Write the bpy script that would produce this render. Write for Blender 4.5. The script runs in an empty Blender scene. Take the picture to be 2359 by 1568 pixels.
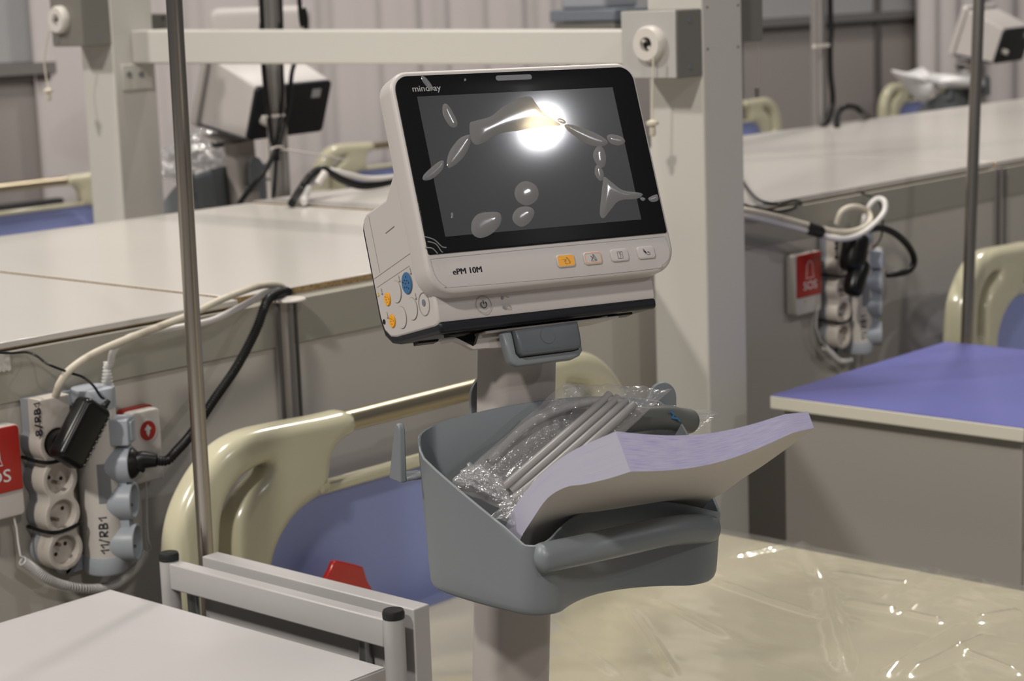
import bpy, bmesh, math, random
from mathutils import Vector as V, Matrix as Mx
random.seed(7)
sc = bpy.context.scene
COL = sc.collection
PI = math.pi
def R(d): return math.radians(d)

# ------------------------------------------------------------------ camera
# room axes: X runs along the low partition (to the right and away), Y runs from the camera side to the partition, Z up
IW, IH, F = 2359., 1568., 4524.
def _cam():
    roll, pitch = R(2.1), R(10.0)
    D = V((math.sin(roll)*math.cos(pitch), math.cos(roll)*math.cos(pitch), math.sin(pitch)))
    A = V((5300-IW/2, -170-IH/2, F)).normalized()
    A = (A - D*A.dot(D)).normalized()
    Z = -D
    B = Z.cross(A)
    return Mx((A, B, Z))                  # world <- camera (x right, y down, z forward)
RW = _cam()
EYE = V((0, 0, 1.5))
cam = bpy.data.cameras.new('camera')
camo = bpy.data.objects.new('camera', cam)
COL.objects.link(camo)
cm = (RW @ Mx(((1,0,0),(0,-1,0),(0,0,-1)))).to_4x4()
cm.translation = EYE
camo.matrix_world = cm
cam.sensor_fit = 'HORIZONTAL'
cam.sensor_width = 36.0
cam.lens = 36.0*F/IW
cam.clip_start = .05
cam.dof.use_dof = True
cam.dof.focus_distance = 1.88
cam.dof.aperture_fstop = cam.lens*.001/.0072
cam.dof.aperture_blades = 0
sc.camera = camo
# ------------------------------------------------------------------ world, lamps, exposure
wd = bpy.data.worlds.new('hall_air'); sc.world = wd; wd.use_nodes = True
bg = wd.node_tree.nodes['Background']
bg.inputs[0].default_value = (.92, .92, .96, 1); bg.inputs[1].default_value = .30
def lamp(name, loc, power, rad, colr, aim):
    l = bpy.data.lights.new(name, 'AREA'); l.shape = 'DISK'; l.size = rad*2
    l.energy = power; l.color = colr
    o = bpy.data.objects.new(name, l); COL.objects.link(o)
    o.location = loc
    o.rotation_euler = (V(aim)-V(loc)).to_track_quat('-Z', 'Y').to_euler()
    return o
lamp('hall_lamp', (5.09, -9.21, 8.0), 320, .12, (.96, .96, 1), (1.4, 1.3, 1.2))
lamp('hall_lamp', (-6.0, -1.0, 8.0), 1500, .35, (1, .95, .87), (2, 3, .8))
lamp('hall_lamp', (-5.0, 7.5, 8.0), 1500, .35, (1, .95, .87), (2, 3, .8))
lamp('hall_lamp', (2.0, 3.0, 8.5), 900, .35, (1, .94, .86), (2, 3, .8))
lamp('hall_lamp', (8.0, 4.0, 8.0), 900, .35, (1, .94, .86), (5, 4, .8))
lamp('hall_lamp', (-3.0, -8.0, 8.0), 500, .3, (1, .95, .88), (2, 3, .8))
sc.view_settings.view_transform = 'Standard'
sc.view_settings.look = 'None'
sc.view_settings.gamma = 1
sc.view_settings.use_curve_mapping = False
sc.view_settings.exposure = -1.52

# ------------------------------------------------------------------ measuring helpers
def ray(px, py): return RW @ V(((px-IW/2)/F, (py-IH/2)/F, 1))
def P(px, py, ax, v):
    d = ray(px, py); return EYE + d*((v-EYE[ax])/d[ax])
def dp(px, py, t): return EYE + ray(px, py)*t
def L(M, px, py, ax, v):                   # the same inside a thing's own frame
    I = M.inverted(); o = I @ EYE; d = I.to_3x3() @ ray(px, py)
    return o + d*((v-o[ax])/d[ax])
def frame(psi, tau, rho, loc):
    x = V((math.cos(-psi), math.sin(-psi), 0)); z = V((0,0,1)); y = z.cross(x)
    z2 = z*math.cos(tau)+y*math.sin(tau); y2 = z2.cross(x)
    x3 = x*math.cos(rho)+z2*math.sin(rho); z3 = x3.cross(y2)
    m = Mx((x3, y2, z3)).transposed().to_4x4(); m.translation = V(loc); return m
def axes(o, u, v):                          # plane frame: u right, v up, normal u x v
    u = V(u).normalized(); v = V(v).normalized(); w = u.cross(v)
    m = Mx((u, v, w)).transposed().to_4x4(); m.translation = V(o); return m

# ------------------------------------------------------------------ materials
def mat(name, col, rough=.5, metal=0, coat=0, crough=.1, bump=None, noise=None, spec=.5, trans=0):
    m = bpy.data.materials.new(name); m.use_nodes = True
    nt = m.node_tree; b = nt.nodes['Principled BSDF']
    b.inputs['Base Color'].default_value = (*col, 1)
    b.inputs['Roughness'].default_value = rough
    b.inputs['Metallic'].default_value = metal
    b.inputs['Coat Weight'].default_value = coat
    b.inputs['Coat Roughness'].default_value = crough
    b.inputs['Specular IOR Level'].default_value = spec
    b.inputs['Transmission Weight'].default_value = trans
    tc = nt.nodes.new('ShaderNodeTexCoord')
    if noise:                               # (scale, second colour, contrast lo, hi)
        s, c2, lo, hi = noise[:4]
        n = nt.nodes.new('ShaderNodeTexNoise'); n.inputs['Scale'].default_value = s; n.inputs['Detail'].default_value = 4
        r = nt.nodes.new('ShaderNodeValToRGB'); r.color_ramp.elements[0].position = lo; r.color_ramp.elements[1].position = hi
        r.color_ramp.elements[0].color = (*col, 1); r.color_ramp.elements[1].color = (*c2, 1)
        if len(noise) > 4:
            mp = nt.nodes.new('ShaderNodeMapping'); mp.inputs['Scale'].default_value = noise[4]
            nt.links.new(tc.outputs['Object'], mp.inputs[0]); nt.links.new(mp.outputs[0], n.inputs[0])
        else: nt.links.new(tc.outputs['Object'], n.inputs[0])
        nt.links.new(n.outputs[0], r.inputs[0]); nt.links.new(r.outputs[0], b.inputs['Base Color'])
    if bump:                                # (scale, strength, distance)
        n = nt.nodes.new('ShaderNodeTexNoise'); n.inputs['Scale'].default_value = bump[0]; n.inputs['Detail'].default_value = 5
        q = nt.nodes.new('ShaderNodeBump'); q.inputs['Strength'].default_value = bump[1]; q.inputs['Distance'].default_value = bump[2]
        nt.links.new(tc.outputs['Object'], n.inputs[0]); nt.links.new(n.outputs[0], q.inputs['Height']); nt.links.new(q.outputs[0], b.inputs['Normal'])
    return m
def film(name, tint=(1,1,1), body=.05, gloss=.12, rough=.12, bump=None, wrinkle=None):
    m = bpy.data.materials.new(name); m.use_nodes = True; nt = m.node_tree; nt.nodes.clear(); N = nt.nodes.new
    out = N('ShaderNodeOutputMaterial'); tr = N('ShaderNodeBsdfTransparent'); tr.inputs[0].default_value = (*tint, 1)
    df = N('ShaderNodeBsdfDiffuse'); df.inputs[0].default_value = (.7,.7,.72,1)
    gl = N('ShaderNodeBsdfGlossy'); gl.inputs[0].default_value = (1,1,1,1); gl.inputs['Roughness'].default_value = rough
    lw = N('ShaderNodeLayerWeight'); lw.inputs[0].default_value = .35
    mr = N('ShaderNodeMapRange'); mr.inputs[3].default_value = gloss; mr.inputs[4].default_value = min(1, gloss*4)
    a = N('ShaderNodeMixShader'); a.inputs[0].default_value = body
    b = N('ShaderNodeMixShader')
    nt.links.new(tr.outputs[0], a.inputs[1]); nt.links.new(df.outputs[0], a.inputs[2])
    nt.links.new(lw.outputs['Facing'], mr.inputs[0]); nt.links.new(mr.outputs[0], b.inputs[0])
    nt.links.new(a.outputs[0], b.inputs[1]); nt.links.new(gl.outputs[0], b.inputs[2]); nt.links.new(b.outputs[0], out.inputs[0])
    if bump:
        tc = N('ShaderNodeTexCoord'); mp = N('ShaderNodeMapping'); mp.inputs['Scale'].default_value = bump[3] if len(bump) > 3 else (1,1,1)
        n = N('ShaderNodeTexNoise'); n.inputs['Scale'].default_value = bump[0]; n.inputs['Detail'].default_value = 3; n.inputs['Distortion'].default_value = 1.5
        q = N('ShaderNodeBump'); q.inputs['Strength'].default_value = bump[1]; q.inputs['Distance'].default_value = bump[2]
        nt.links.new(tc.outputs['Object'], mp.inputs[0]); nt.links.new(mp.outputs[0], n.inputs[0]); nt.links.new(n.outputs[0], q.inputs['Height'])
        nt.links.new(q.outputs[0], gl.inputs['Normal']); nt.links.new(q.outputs[0], lw.inputs['Normal'])
    return m
M = {}
M['shell'] = mat('white_plastic', (.50,.465,.450), .42, bump=(900,.05,.0003))
M['dark'] = mat('charcoal_plastic', (.010,.011,.015), .42, spec=.3)
M['glass'] = mat('black_glass', (.004,.004,.005), .33, coat=.3, crough=.06, spec=.12)
M['lcd'] = mat('display_glass', (.019,.018,.018), .33, coat=.36, crough=.05, spec=.30)
M['groove'] = mat('panel_line', (.27,.245,.235), .6)
M['ink'] = mat('dark_ink', (.02,.02,.03), .6)
M['logo'] = mat('silver_print', (.42,.42,.42), .5)
M['bar'] = mat('status_bar', (.16,.16,.17), .4)
M['orange'] = mat('orange_plastic', (.80,.36,.02), .4)
M['orange2'] = mat('orange_outline', (.75,.30,.10), .4)
M['blue'] = mat('blue_plastic', (.03,.13,.30), .4)
M['ledg'] = mat('led_grey', (.16,.18,.21), .4)
M['yellow'] = mat('yellow_print', (.55,.45,.06), .5)
M['grey'] = mat('basket_grey_plastic', (.175,.193,.208), .42, bump=(1500,.08,.0003))
M['greyd'] = mat('latch_grey_plastic', (.080,.090,.102), .42)
M['pole'] = mat('painted_column', (.40,.365,.345), .5, bump=(1500,.08,.0003))
M['steel'] = mat('brushed_steel', (.42,.39,.35), .24, 1)
M['steelg'] = mat('galvanised_tube', (.32,.34,.34), .35, .9)
M['brass'] = mat('warm_steel', (.40,.345,.25), .36, 1)
M['alu'] = mat('aluminium_profile', (.36,.34,.33), .38, .6)
M['alud'] = mat('aluminium_groove', (.10,.09,.085), .5, .3)
M['panel'] = mat('partition_panel', (.50,.47,.42), .42)
M['trim'] = mat('partition_rail', (.37,.35,.30), .42, .2)
M['top'] = mat('laminate_board', (.58,.55,.51), .20, spec=.5, noise=(1.2,(.54,.51,.48),.35,.7))
M['chip'] = mat('chipboard_edge', (.20,.13,.06), .8, noise=(260,(.36,.25,.12),.40,.60))
M['cream'] = mat('cream_bed_plastic', (.53,.50,.36), .22, coat=.4, crough=.12)
M['bluep'] = mat('blue_panel', (.26,.30,.58), .5, bump=(1200,.1,.0003))
M['bluet'] = mat('blue_laminate', (.10,.105,.34), .45, noise=(6,(.09,.095,.31),.4,.7))
M['cab'] = mat('cabinet_cream', (.55,.525,.44), .5)
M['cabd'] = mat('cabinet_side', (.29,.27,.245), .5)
M['white'] = mat('white_laminate', (.44,.425,.425), .38)
M['metalw'] = mat('white_painted_metal', (.43,.415,.415), .36, noise=(9,(.40,.385,.385),.5,.75))
M['rubber'] = mat('black_rubber', (.016,.017,.018), .5, spec=.3)
M['blackp'] = mat('black_glossy_plastic', (.006,.006,.006), .28, spec=.3)
M['cable'] = mat('black_cable', (.008,.008,.008), .38, spec=.3)
M['cream_c'] = mat('cream_cable', (.56,.51,.42), .45, noise=(40,(.40,.34,.26),.55,.75))
M['white_c'] = mat('white_cable', (.62,.60,.58), .4)
M['red'] = mat('red_plastic', (.42,.022,.015), .35)
M['redp'] = mat('red_lever', (.44,.018,.012), .25, coat=.5)
M['wplast'] = mat('socket_white', (.62,.58,.54), .35)
M['dirty'] = mat('worn_white_plastic', (.56,.51,.46), .5, noise=(30,(.36,.30,.25),.55,.78))
M['sgrey'] = mat('socket_grey', (.30,.31,.34), .45)
M['lgrey'] = mat('light_blue_grey_plastic', (.40,.43,.48), .4)
M['label'] = mat('grey_label', (.20,.21,.22), .5)
M['dot'] = mat('dark_hole', (.01,.01,.01), .8)
M['wtext'] = mat('white_print', (.75,.75,.75), .5)
M['green'] = mat('green_led', (.25,.5,.05), .5)
M['matt'] = mat('cream_mattress', (.46,.42,.30), .6)
M['paper'] = mat('white_paper', (.56,.53,.49), .75)
M['pedge'] = mat('paper_side', (.45,.44,.54), .8, noise=(1,(.38,.36,.52),.50,.75,(3,90,1)))
M['pedge2'] = mat('paper_edge', (.40,.38,.51), .8, noise=(1,(.25,.23,.47),.48,.68,(9,80,1)))
for k_ in ('pedge', 'pedge2'):
    nt_ = M[k_].node_tree; tc_ = [n for n in nt_.nodes if n.type == 'TEX_COORD'][0]; mp_ = [n for n in nt_.nodes if n.type == 'MAPPING'][0]
    nt_.links.new(tc_.outputs['UV'], mp_.inputs[0])
M['lead'] = mat('grey_lead_cable', (.23,.22,.22), .4)
M['cuff'] = mat('grey_cuff', (.085,.09,.085), .55)
M['curtain'] = mat('curtain_fabric', (.62,.57,.565), .8)
M['floor'] = mat('hall_floor', (.30,.28,.26), .5, noise=(3,(.24,.22,.21),.4,.7))
M['gantry'] = mat('cream_painted_steel', (.55,.53,.49), .38)
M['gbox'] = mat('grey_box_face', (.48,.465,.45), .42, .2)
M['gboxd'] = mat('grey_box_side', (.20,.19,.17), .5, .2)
M['cord'] = mat('pull_cord', (.60,.55,.45), .6)
M['ppanel'] = mat('far_panel', (.36,.325,.31), .55)
M['uppanel'] = mat('far_upper_panel', (.40,.40,.41), .4)
M['tape'] = mat('masking_tape', (.60,.58,.55), .5)
M['leaflet'] = mat('grey_leaflet', (.20,.19,.19), .5)
M['bag'] = film('clear_bag', (.95,.95,.95), .10,   .05, .16, (30, .5, .006, (1,1,3)))
M['bagw'] = film('cloudy_bag', (.9,.9,.9), .22, .12, .2, (25, .9, .01))
M['wrap'] = film('mattress_wrap', (.97,.965,.95), .06, .10, .13, (9, .3, .006, (1,.35,1)))
M['bub'] = film('film_bubble', (.60,.54,.42), .25, .07, .08)

# ------------------------------------------------------------------ geometry helpers
def BM(): return bmesh.new()
def bx(B, c, s, m=None):
    r = bmesh.ops.create_cube(B, size=1)['verts']
    T = Mx.Translation(V(c)) @ Mx.Diagonal((s[0], s[1], s[2], 1))
    if m is not None: T = m @ T
    for v in r: v.co = T @ v.co
    return B
def bb(B, a, b, m=None):                    # box from corner to corner
    a, b = V(a), V(b); return bx(B, (a+b)/2, [abs(b[i]-a[i]) for i in range(3)], m)
def frames(pts, closed=False):
    n = len(pts); out = []; up = None
    for i in range(n):
        a = pts[(i-1) % n] if (closed or i > 0) else pts[0]
        b = pts[(i+1) % n] if (closed or i < n-1) else pts[-1]
        t = (b-a)
        t = t.normalized() if t.length > 1e-9 else V((0,0,1))
        if up is None:
            up = V((0,0,1)) if abs(t.z) < .9 else V((1,0,0))
        up = (up - t*up.dot(t))
        up = up.normalized() if up.length > 1e-6 else t.orthogonal().normalized()
        out.append((t, up.copy(), t.cross(up)))
    return out
def tube(B, pts, r, seg=10, closed=False, flat=1.0, caps=True):
    pts = [V(p) for p in pts]; fr = frames(pts, closed); rings = []
    for i, (p, (t, u, w)) in enumerate(zip(pts, fr)):
        rr = r(i/(len(pts)-1)) if callable(r) else r
        rings.append([B.verts.new(p + (u*math.cos(2*PI*k/seg)*flat + w*math.sin(2*PI*k/seg))*rr) for k in range(seg)])
    loft_rings(B, rings, closed, caps); return B
def loft_rings(B, rings, closed=False, caps=True):
    n = len(rings); s = len(rings[0])
    for i in range(n if closed else n-1):
        a, b = rings[i], rings[(i+1) % n]
        for k in range(s):
            try: B.faces.new((a[k], a[(k+1) % s], b[(k+1) % s], b[k]))
            except ValueError: pass
    if caps and not closed:
        B.faces.new(rings[0][::-1]); B.faces.new(rings[-1])
def cyl(B, a, b, r, r2=None, seg=24):
    a, b = V(a), V(b); t = (b-a).normalized(); u = t.orthogonal().normalized(); w = t.cross(u)
    r2 = r if r2 is None else r2
    R1 = [B.verts.new(a+(u*math.cos(2*PI*k/seg)+w*math.sin(2*PI*k/seg))*r) for k in range(seg)]
    R2 = [B.verts.new(b+(u*math.cos(2*PI*k/seg)+w*math.sin(2*PI*k/seg))*r2) for k in range(seg)]
    loft_rings(B, [R1, R2]); return B
def lathe(B, o, ax, prof, seg=28):           # prof: (distance along axis, radius)
    o, t = V(o), V(ax).normalized(); u = t.orthogonal().normalized(); w = t.cross(u)
    rings = [[B.verts.new(o+t*d+(u*math.cos(2*PI*k/seg)+w*math.sin(2*PI*k/seg))*max(r,1e-5)) for k in range(seg)] for d, r in prof]
    loft_rings(B, rings); return B
def grid(B, nu, nv, fn):
    g = [[B.verts.new(fn(i/nu, j/nv)) for j in range(nv+1)] for i in range(nu+1)]
    for i in range(nu):
        for j in range(nv): B.faces.new((g[i][j], g[i+1][j], g[i+1][j+1], g[i][j+1]))
    return B
def cat(pts, n=8, closed=False):              # smooth curve through the points
    pts = [V(p) for p in pts]; m = len(pts); out = []
    for i in range(m if closed else m-1):
        g = (lambda k: pts[k % m]) if closed else (lambda k: pts[max(0, min(m-1, k))])
        p0, p1, p2, p3 = g(i-1), g(i), g(i+1), g(i+2)
        for k in range(n):
            t = k/n
            out.append(.5*((2*p1)+(p2-p0)*t+(2*p0-5*p1+4*p2-p3)*t*t+(-p0+3*p1-3*p2+p3)*t**3))
    if not closed: out.append(pts[-1])
    return out
def rrect(w, h, r, n=6, cx=0, cy=0):          # rounded rectangle; r may be four radii (BL, BR, TR, TL)
    rs = [r]*4 if not isinstance(r, (list, tuple)) else r
    out = []
    for (sx, sy, a0, rr) in ((-1,-1,180,rs[0]), (1,-1,270,rs[1]), (1,1,0,rs[2]), (-1,1,90,rs[3])):
        x, y = cx+sx*(w/2-rr), cy+sy*(h/2-rr)
        if rr <= 0: out.append((x, y)); continue
        for k in range(n+1):
            a = R(a0+90*k/n); out.append((x+rr*math.cos(a), y+rr*math.sin(a)))
    return out
def shape(B, polys, depth, m=None, bev=0, res=3):
    """flat outline (first) with holes, given thickness and rounded edges, centred on z=0 of frame m"""
    cu = bpy.data.curves.new('t', 'CURVE'); cu.dimensions = '2D'; cu.fill_mode = 'BOTH'
    for pl in polys:
        s = cu.splines.new('POLY'); s.points.add(len(pl)-1)
        for q, p in zip(s.points, pl): q.co = (p[0], p[1], 0, 1)
        s.use_cyclic_u = True
    cu.extrude = max(depth/2-bev, 0); cu.bevel_depth = bev; cu.bevel_resolution = res; cu.offset = -bev
    me = from_curve(cu)
    if m is not None: me.transform(m)
    B.from_mesh(me); bpy.data.meshes.remove(me); return B
def from_curve(cu):
    o = bpy.data.objects.new('t', cu); COL.objects.link(o)
    dg = bpy.context.evaluated_depsgraph_get(); dg.update()
    me = bpy.data.meshes.new_from_object(o.evaluated_get(dg))
    bpy.data.objects.remove(o); bpy.data.curves.remove(cu); me.materials.clear()
    return me
def text(B, s, size, m, ext=.0001, bold=0, sx=1, al='LEFT'):
    cu = bpy.data.curves.new('t', 'FONT'); cu.body = s; cu.size = size; cu.extrude = ext; cu.offset = bold
    cu.align_x = al; cu.resolution_u = 3
    me = from_curve(cu); me.transform(m @ Mx.Diagonal((sx,1,1,1)))
    B.from_mesh(me); bpy.data.meshes.remove(me); return B
def prism(B, pts, a, b, m=None):              # pts (u,v) with x from a to b: polygon in the y-z plane
    A_ = [B.verts.new((a, p[0], p[1])) for p in pts]; B_ = [B.verts.new((b, p[0], p[1])) for p in pts]
    if m is not None:
        for v in A_+B_: v.co = m @ v.co
    loft_rings(B, [A_, B_]); return B
ROOT = {}
def obj(name, B, m, parent=None, fr=None, bev=0, smooth=True, ang=38, seg=2):
    bmesh.ops.remove_doubles(B, verts=B.verts, dist=1e-6)
    bmesh.ops.recalc_face_normals(B, faces=B.faces)
    me = bpy.data.meshes.new(name); B.to_mesh(me); B.free()
    if fr is not None: me.transform(fr)
    o = bpy.data.objects.new(name, me); COL.objects.link(o)
    if parent is not None:
        me.transform(ROOT[parent.name].inverted()); o.parent = parent; ROOT[o.name] = ROOT[parent.name]
    else:
        ROOT[o.name] = Mx.Identity(4)
    me.materials.append(M[m])
    if smooth:
        me.shade_smooth(); me.set_sharp_from_angle(angle=R(ang))
    if bev:
        d = o.modifiers.new('edge', 'BEVEL'); d.width = bev; d.segments = seg; d.limit_method = 'ANGLE'; d.angle_limit = R(40)
    return o
def setp(o, label=None, catg=None, group=None, kind=None):
    for k, v in (('label', label), ('category', catg), ('group', group), ('kind', kind)):
        if v: o[k] = v
    return o
def thing(name, loc, label=None, catg=None, group=None, kind=None, rz=0):
    o = bpy.data.objects.new(name, None); COL.objects.link(o); o.empty_display_size = .05
    o.location = loc; o.rotation_euler = (0, 0, rz)
    m = Mx.Translation(V(loc)) @ Mx.Rotation(rz, 4, 'Z'); ROOT[o.name] = m
    return setp(o, label, catg, group, kind)
def recenter(o):                              # put a one-mesh thing's origin at its middle bottom
    vs = [v.co for v in o.data.vertices]
    c = V(((min(v.x for v in vs)+max(v.x for v in vs))/2, (min(v.y for v in vs)+max(v.y for v in vs))/2, min(v.z for v in vs)))
    o.data.transform(Mx.Translation(-c)); o.location = c; return o
def single(name, B, m, label, catg, group=None, **k):
    return setp(recenter(obj(name, B, m, **k)), label, catg, group)
def dup(root, off=(0,0,0), rz=0, label=None, group=None, skip=(), keep=True, pos=None):
    def cp(o, par):
        c = o.copy(); COL.objects.link(c); c.parent = par
        for ch in kids.get(o.name, []):
            if ch.name.split('.')[0] not in skip: cp(ch, c)
        return c
    kids = {}
    for o in COL.objects:
        if o.parent: kids.setdefault(o.parent.name, []).append(o)
    r = cp(root, None)
    r.location = V(pos) if pos is not None else root.location + V(off)
    r.rotation_euler = (root.rotation_euler[0], root.rotation_euler[1], root.rotation_euler[2]+rz)
    if label: r['label'] = label
    if group: r['group'] = group
    return r

# ================================================================== THE SETTING
WY = 2.146                                   # front face of the low partition
def struct(name, B, m, **k): return setp(obj(name, B, m, **k), kind='structure')
struct('floor', bb(BM(), (-8,-12,-.05), (16,14,0)), 'floor')
def low_wall(name, x0, x1, y, s, posts, zt=1.071, m='panel'):
    """octagonal-post partition: s=-1 faces the camera side"""
    w = thing(name, ((x0+x1)/2, y, 0), kind='structure')
    B = BM(); bb(B, (x0, y-s*.012, .03), (x1, y-s*.004, zt-.02)); obj('panel', B, m, w)
    B = BM(); bb(B, (x0, y-s*.034, zt-.066), (x1, y, zt)); bb(B, (x0, y-s*.030, zt), (x1, y-s*.026, zt+.002)); obj('top_rail', B, 'trim', w, bev=.0015)
    B = BM(); bb(B, (x0, y-s*.034, .02), (x1, y, .08)); obj('bottom_rail', B, 'trim', w)
    for px in posts:
        B = BM(); cyl(B, (px, y-s*.014, 0), (px, y-s*.014, zt+.002), .0225, seg=8)
        p = obj('post', B, 'alu', w, ang=20)
        B = BM()
        for dx in (-.016, .016): bb(B, (px+dx-.0022, y+s*.0068, .02), (px+dx+.0022, y+s*.010, zt))
        obj('groove', B, 'alud', p)
    return w
low_wall('wall_front', .2, 8.2, WY, -1, (.80, 1.879, 2.957, 4.035, 5.11, 6.19, 7.27))
low_wall('wall_rear', 1.0, 8.2, 3.215, 1, (1.9, 3.9, 6.0), 1.060)
# the tall partition of the farthest bays
FY = 5.85
def tall_wall(name, x0, x1, posts):
    w = thing(name, ((x0+x1)/2, FY, 0), kind='structure')
    obj('lower_panel', bb(BM(), (x0, FY, .03), (x1, FY+.02, 1.27)), 'ppanel', w)
    B = BM(); bb(B, (x0, FY-.02, 1.262), (x1, FY+.03, 1.285)); obj('rail_lip', B, 'alud', w)
    B = BM(); bb(B, (x0, FY-.03, 1.285), (x1, FY+.03, 1.325)); obj('middle_rail', B, 'alu', w)
    obj('upper_panel', bb(BM(), (x0, FY+.004, 1.33), (x1, FY+.02, 2.4)), 'uppanel', w)
    for px in posts:
        B = BM(); cyl(B, (px, FY, 0), (px, FY, 2.42), .026, seg=8); obj('post', B, 'alud', w)
tall_wall('wall_left', 1.6, 4.15, (2.2, 4.12))
tall_wall('wall_right', 6.85, 12.5, (6.9, 8.25, 9.58, 10.33, 11.6))
# pleated curtain between them
B = BM()
def cur(u, v):
    x = 4.02 + u*2.95; s = u*2.95
    y = FY-.05 + .016*math.sin(s*24+2*math.sin(s*3.1)) + .022*math.sin(s*9+1.3) + .005*math.sin(s*57)
    return V((x, y, .05+v*2.5))
grid(B, 420, 2, cur)
single('curtain', B, 'curtain', 'pale pleated fabric curtain hanging behind the farthest bays, left of centre', 'curtain', ang=80)
B = BM()
grid(B, 160, 2, lambda u, v: V((9.85+u*2.6, FY-.10+.03*math.sin(u*60+2*math.sin(u*9)), .05+v*2.4)))
single('curtain', B, 'curtain', 'cream pleated curtain in the top right corner behind the right drip pole', 'curtain', ang=80)

# ------------------------------------------------------------------ counter boards on top of the two partitions
def board(x0, x1, y0, y1, z0, z1, label, warp=0, chip=True):
    t = thing('counter_board', ((x0+x1)/2, (y0+y1)/2, z0), label, 'countertop', 'laminated boards over the partitions')
    B = BM(); bb(B, (x0, y0, z0+.0015), (x1, y1, z1)); obj('laminate_top', B, 'top', t, bev=.001)
    B = BM(); bb(B, (x0-.0006, y0-(.0006 if chip else -.001), z0), (x1+.0006, y1+.0006, z1-.0012)); obj('chipboard_core', B, 'chip', t)
    return t
board(.1, 1.80, WY+.006, 3.30, 1.0735, 1.0835, 'white laminated counter board lying nearest the left picture edge, below the chipboard seam', chip=False)
board(1.812, 2.72, WY+.028, 3.19, 1.0735, 1.0840, 'white laminated counter board with raw chipboard edge behind the corrugated black cable')
board(2.735, 4.03, WY+.012, 3.20, 1.0735, 1.0860, 'white laminated counter board above the right power strips, ending at the seam', chip=False)
board(4.045, 8.2, WY+.012, 3.20, 1.0735, 1.0860, 'long white counter board receding at the right behind the white column', chip=False)

# aluminium uprights that stand behind the counter
def upright(name, x, y, z0, z1, label):
    t = thing(name, (x, y, 0), label, 'post')
    B = BM()
    for k in range(8):
        a = PI/8+k*PI/4
        bx(B, (0,0,(z0+z1)/2), (.0140, .006, z1-z0), Mx.Translation(V((x, y, 0))) @ Mx.Rotation(a+PI/8, 4, 'Z') @ Mx.Translation(V((0, -.0185, 0))))
    obj('profile', B, 'alu', t, bev=.001)
    B = BM(); cyl(B, (x, y, z0), (x, y, z1-.002), .0170, seg=8); obj('core', B, 'alud', t)
    return t
UP1 = dp(660, 430, 4.33); UP2 = dp(1886, 150, 5.75)
UP1z = UP1.copy()
upright('aluminium_upright', UP1.x, UP1.y+.02, 0, 2.4, 'grooved aluminium upright with black cables strapped on it, left of the monitor')
upright('aluminium_upright', UP2.x, UP2.y, 0, 2.4, 'grooved aluminium upright at upper right with one black cable beside it')

# ================================================================== GANTRY
c1 = dp(1622, 300, 3.3); c2 = dp(264, 190, 4.3)
gx, gy = c1.x, c1.y; hx, hy = c2.x, c2.y; GS = .115
g = thing('gantry_frame', (gx+.05, gy+.8, 0), 'cream steel gantry of two square columns joined by a long crossbeam', 'frame')
B = BM(); bb(B, (gx, gy, 0), (gx+GS, gy+GS, 2.3)); col1 = obj('column', B, 'gantry', g, bev=.004)
B = BM(); bb(B, (hx, hy, 0), (hx+GS, hy+GS, 2.3)); obj('column', B, 'gantry', g, bev=.004)
bt1, bt2 = P(1434, 69, 0, gx+.02), P(272, 70, 0, gx+.02); bo1, bo2 = P(1434, 150, 0, gx+.02), P(275, 147, 0, gx+.02)
ys, ye = gy+GS, hy-.001
def bz(a, b, y): return a.z+(b.z-a.z)*(y-a.y)/(b.y-a.y)
B = BM()
vs = [B.verts.new(p) for p in [(gx+.02, ys, bz(bo1,bo2,ys)), (gx+.08, ys, bz(bo1,bo2,ys)), (gx+.08, ys, bz(bt1,bt2,ys)), (gx+.02, ys, bz(bt1,bt2,ys)),
      (gx+.02, ye, bz(bo1,bo2,ye)), (gx+.08, ye, bz(bo1,bo2,ye)), (gx+.08, ye, bz(bt1,bt2,ye)), (gx+.02, ye, bz(bt1,bt2,ye))]]
for f in ((0,1,2,3),(7,6,5,4),(0,4,5,1),(1,5,6,2),(2,6,7,3),(3,7,4,0)): B.faces.new([vs[i] for i in f])
obj('crossbeam', B, 'gantry', g, bev=.004)
q0, q1 = P(279, 149, 1, hy-.004), P(352, 204, 1, hy-.004)
B = BM(); bb(B, (q0.x, hy-.006, q1.z), (q1.x, hy, q0.z)); br = obj('bracket', B, 'gantry', g, bev=.002)
for px in (297, 325):
    s = P(px, 172, 1, hy-.006); cyl_ = BM(); lathe(cyl_, (s.x, hy-.0058, s.z), (0,-1,0), [(0,.007),(.003,.0065),(.004,.003),(.004,0)], 12); obj('screw', cyl_, 'steelg', br)
for px, py in ((1629, 17), (1700, 12), (1630, 113), (1700, 108)):
    s = P(px, py, 1, gy); B = BM(); cyl(B, (s.x, gy-.0006, s.z), (s.x, gy, s.z), .0022, seg=10); obj('rivet', B, 'alud', col1)
def outlet(x1, y0, z0, z1, cordpts, cz, side=-1, face='gbox'):
    """box on the side of a column with a round outlet in its outer face"""
    B = BM(); bb(B, (x1-.07, y0, z0), (x1, y0+.115, z1)); b = obj('outlet_box', B, 'gboxd', g, bev=.003)
    B = BM(); bb(B, (x1-.073, y0+.001, z0+.001), (x1-.0695, y0+.114, z1-.001)); obj('front_plate', B, face, b, bev=.001)
    for zz in (z0+.018, z1-.018):
        B = BM(); cyl(B, (x1-.035, y0-.001, zz), (x1-.035, y0, zz), .005, seg=12); obj('screw', B, 'ledg', b)
    return b
tz, bz_ = P(1560, 22, 0, gx-.07).z, P(1560, 181, 0, gx-.07).z
b = outlet(gx, gy, bz_, tz, None, 0)
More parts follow.
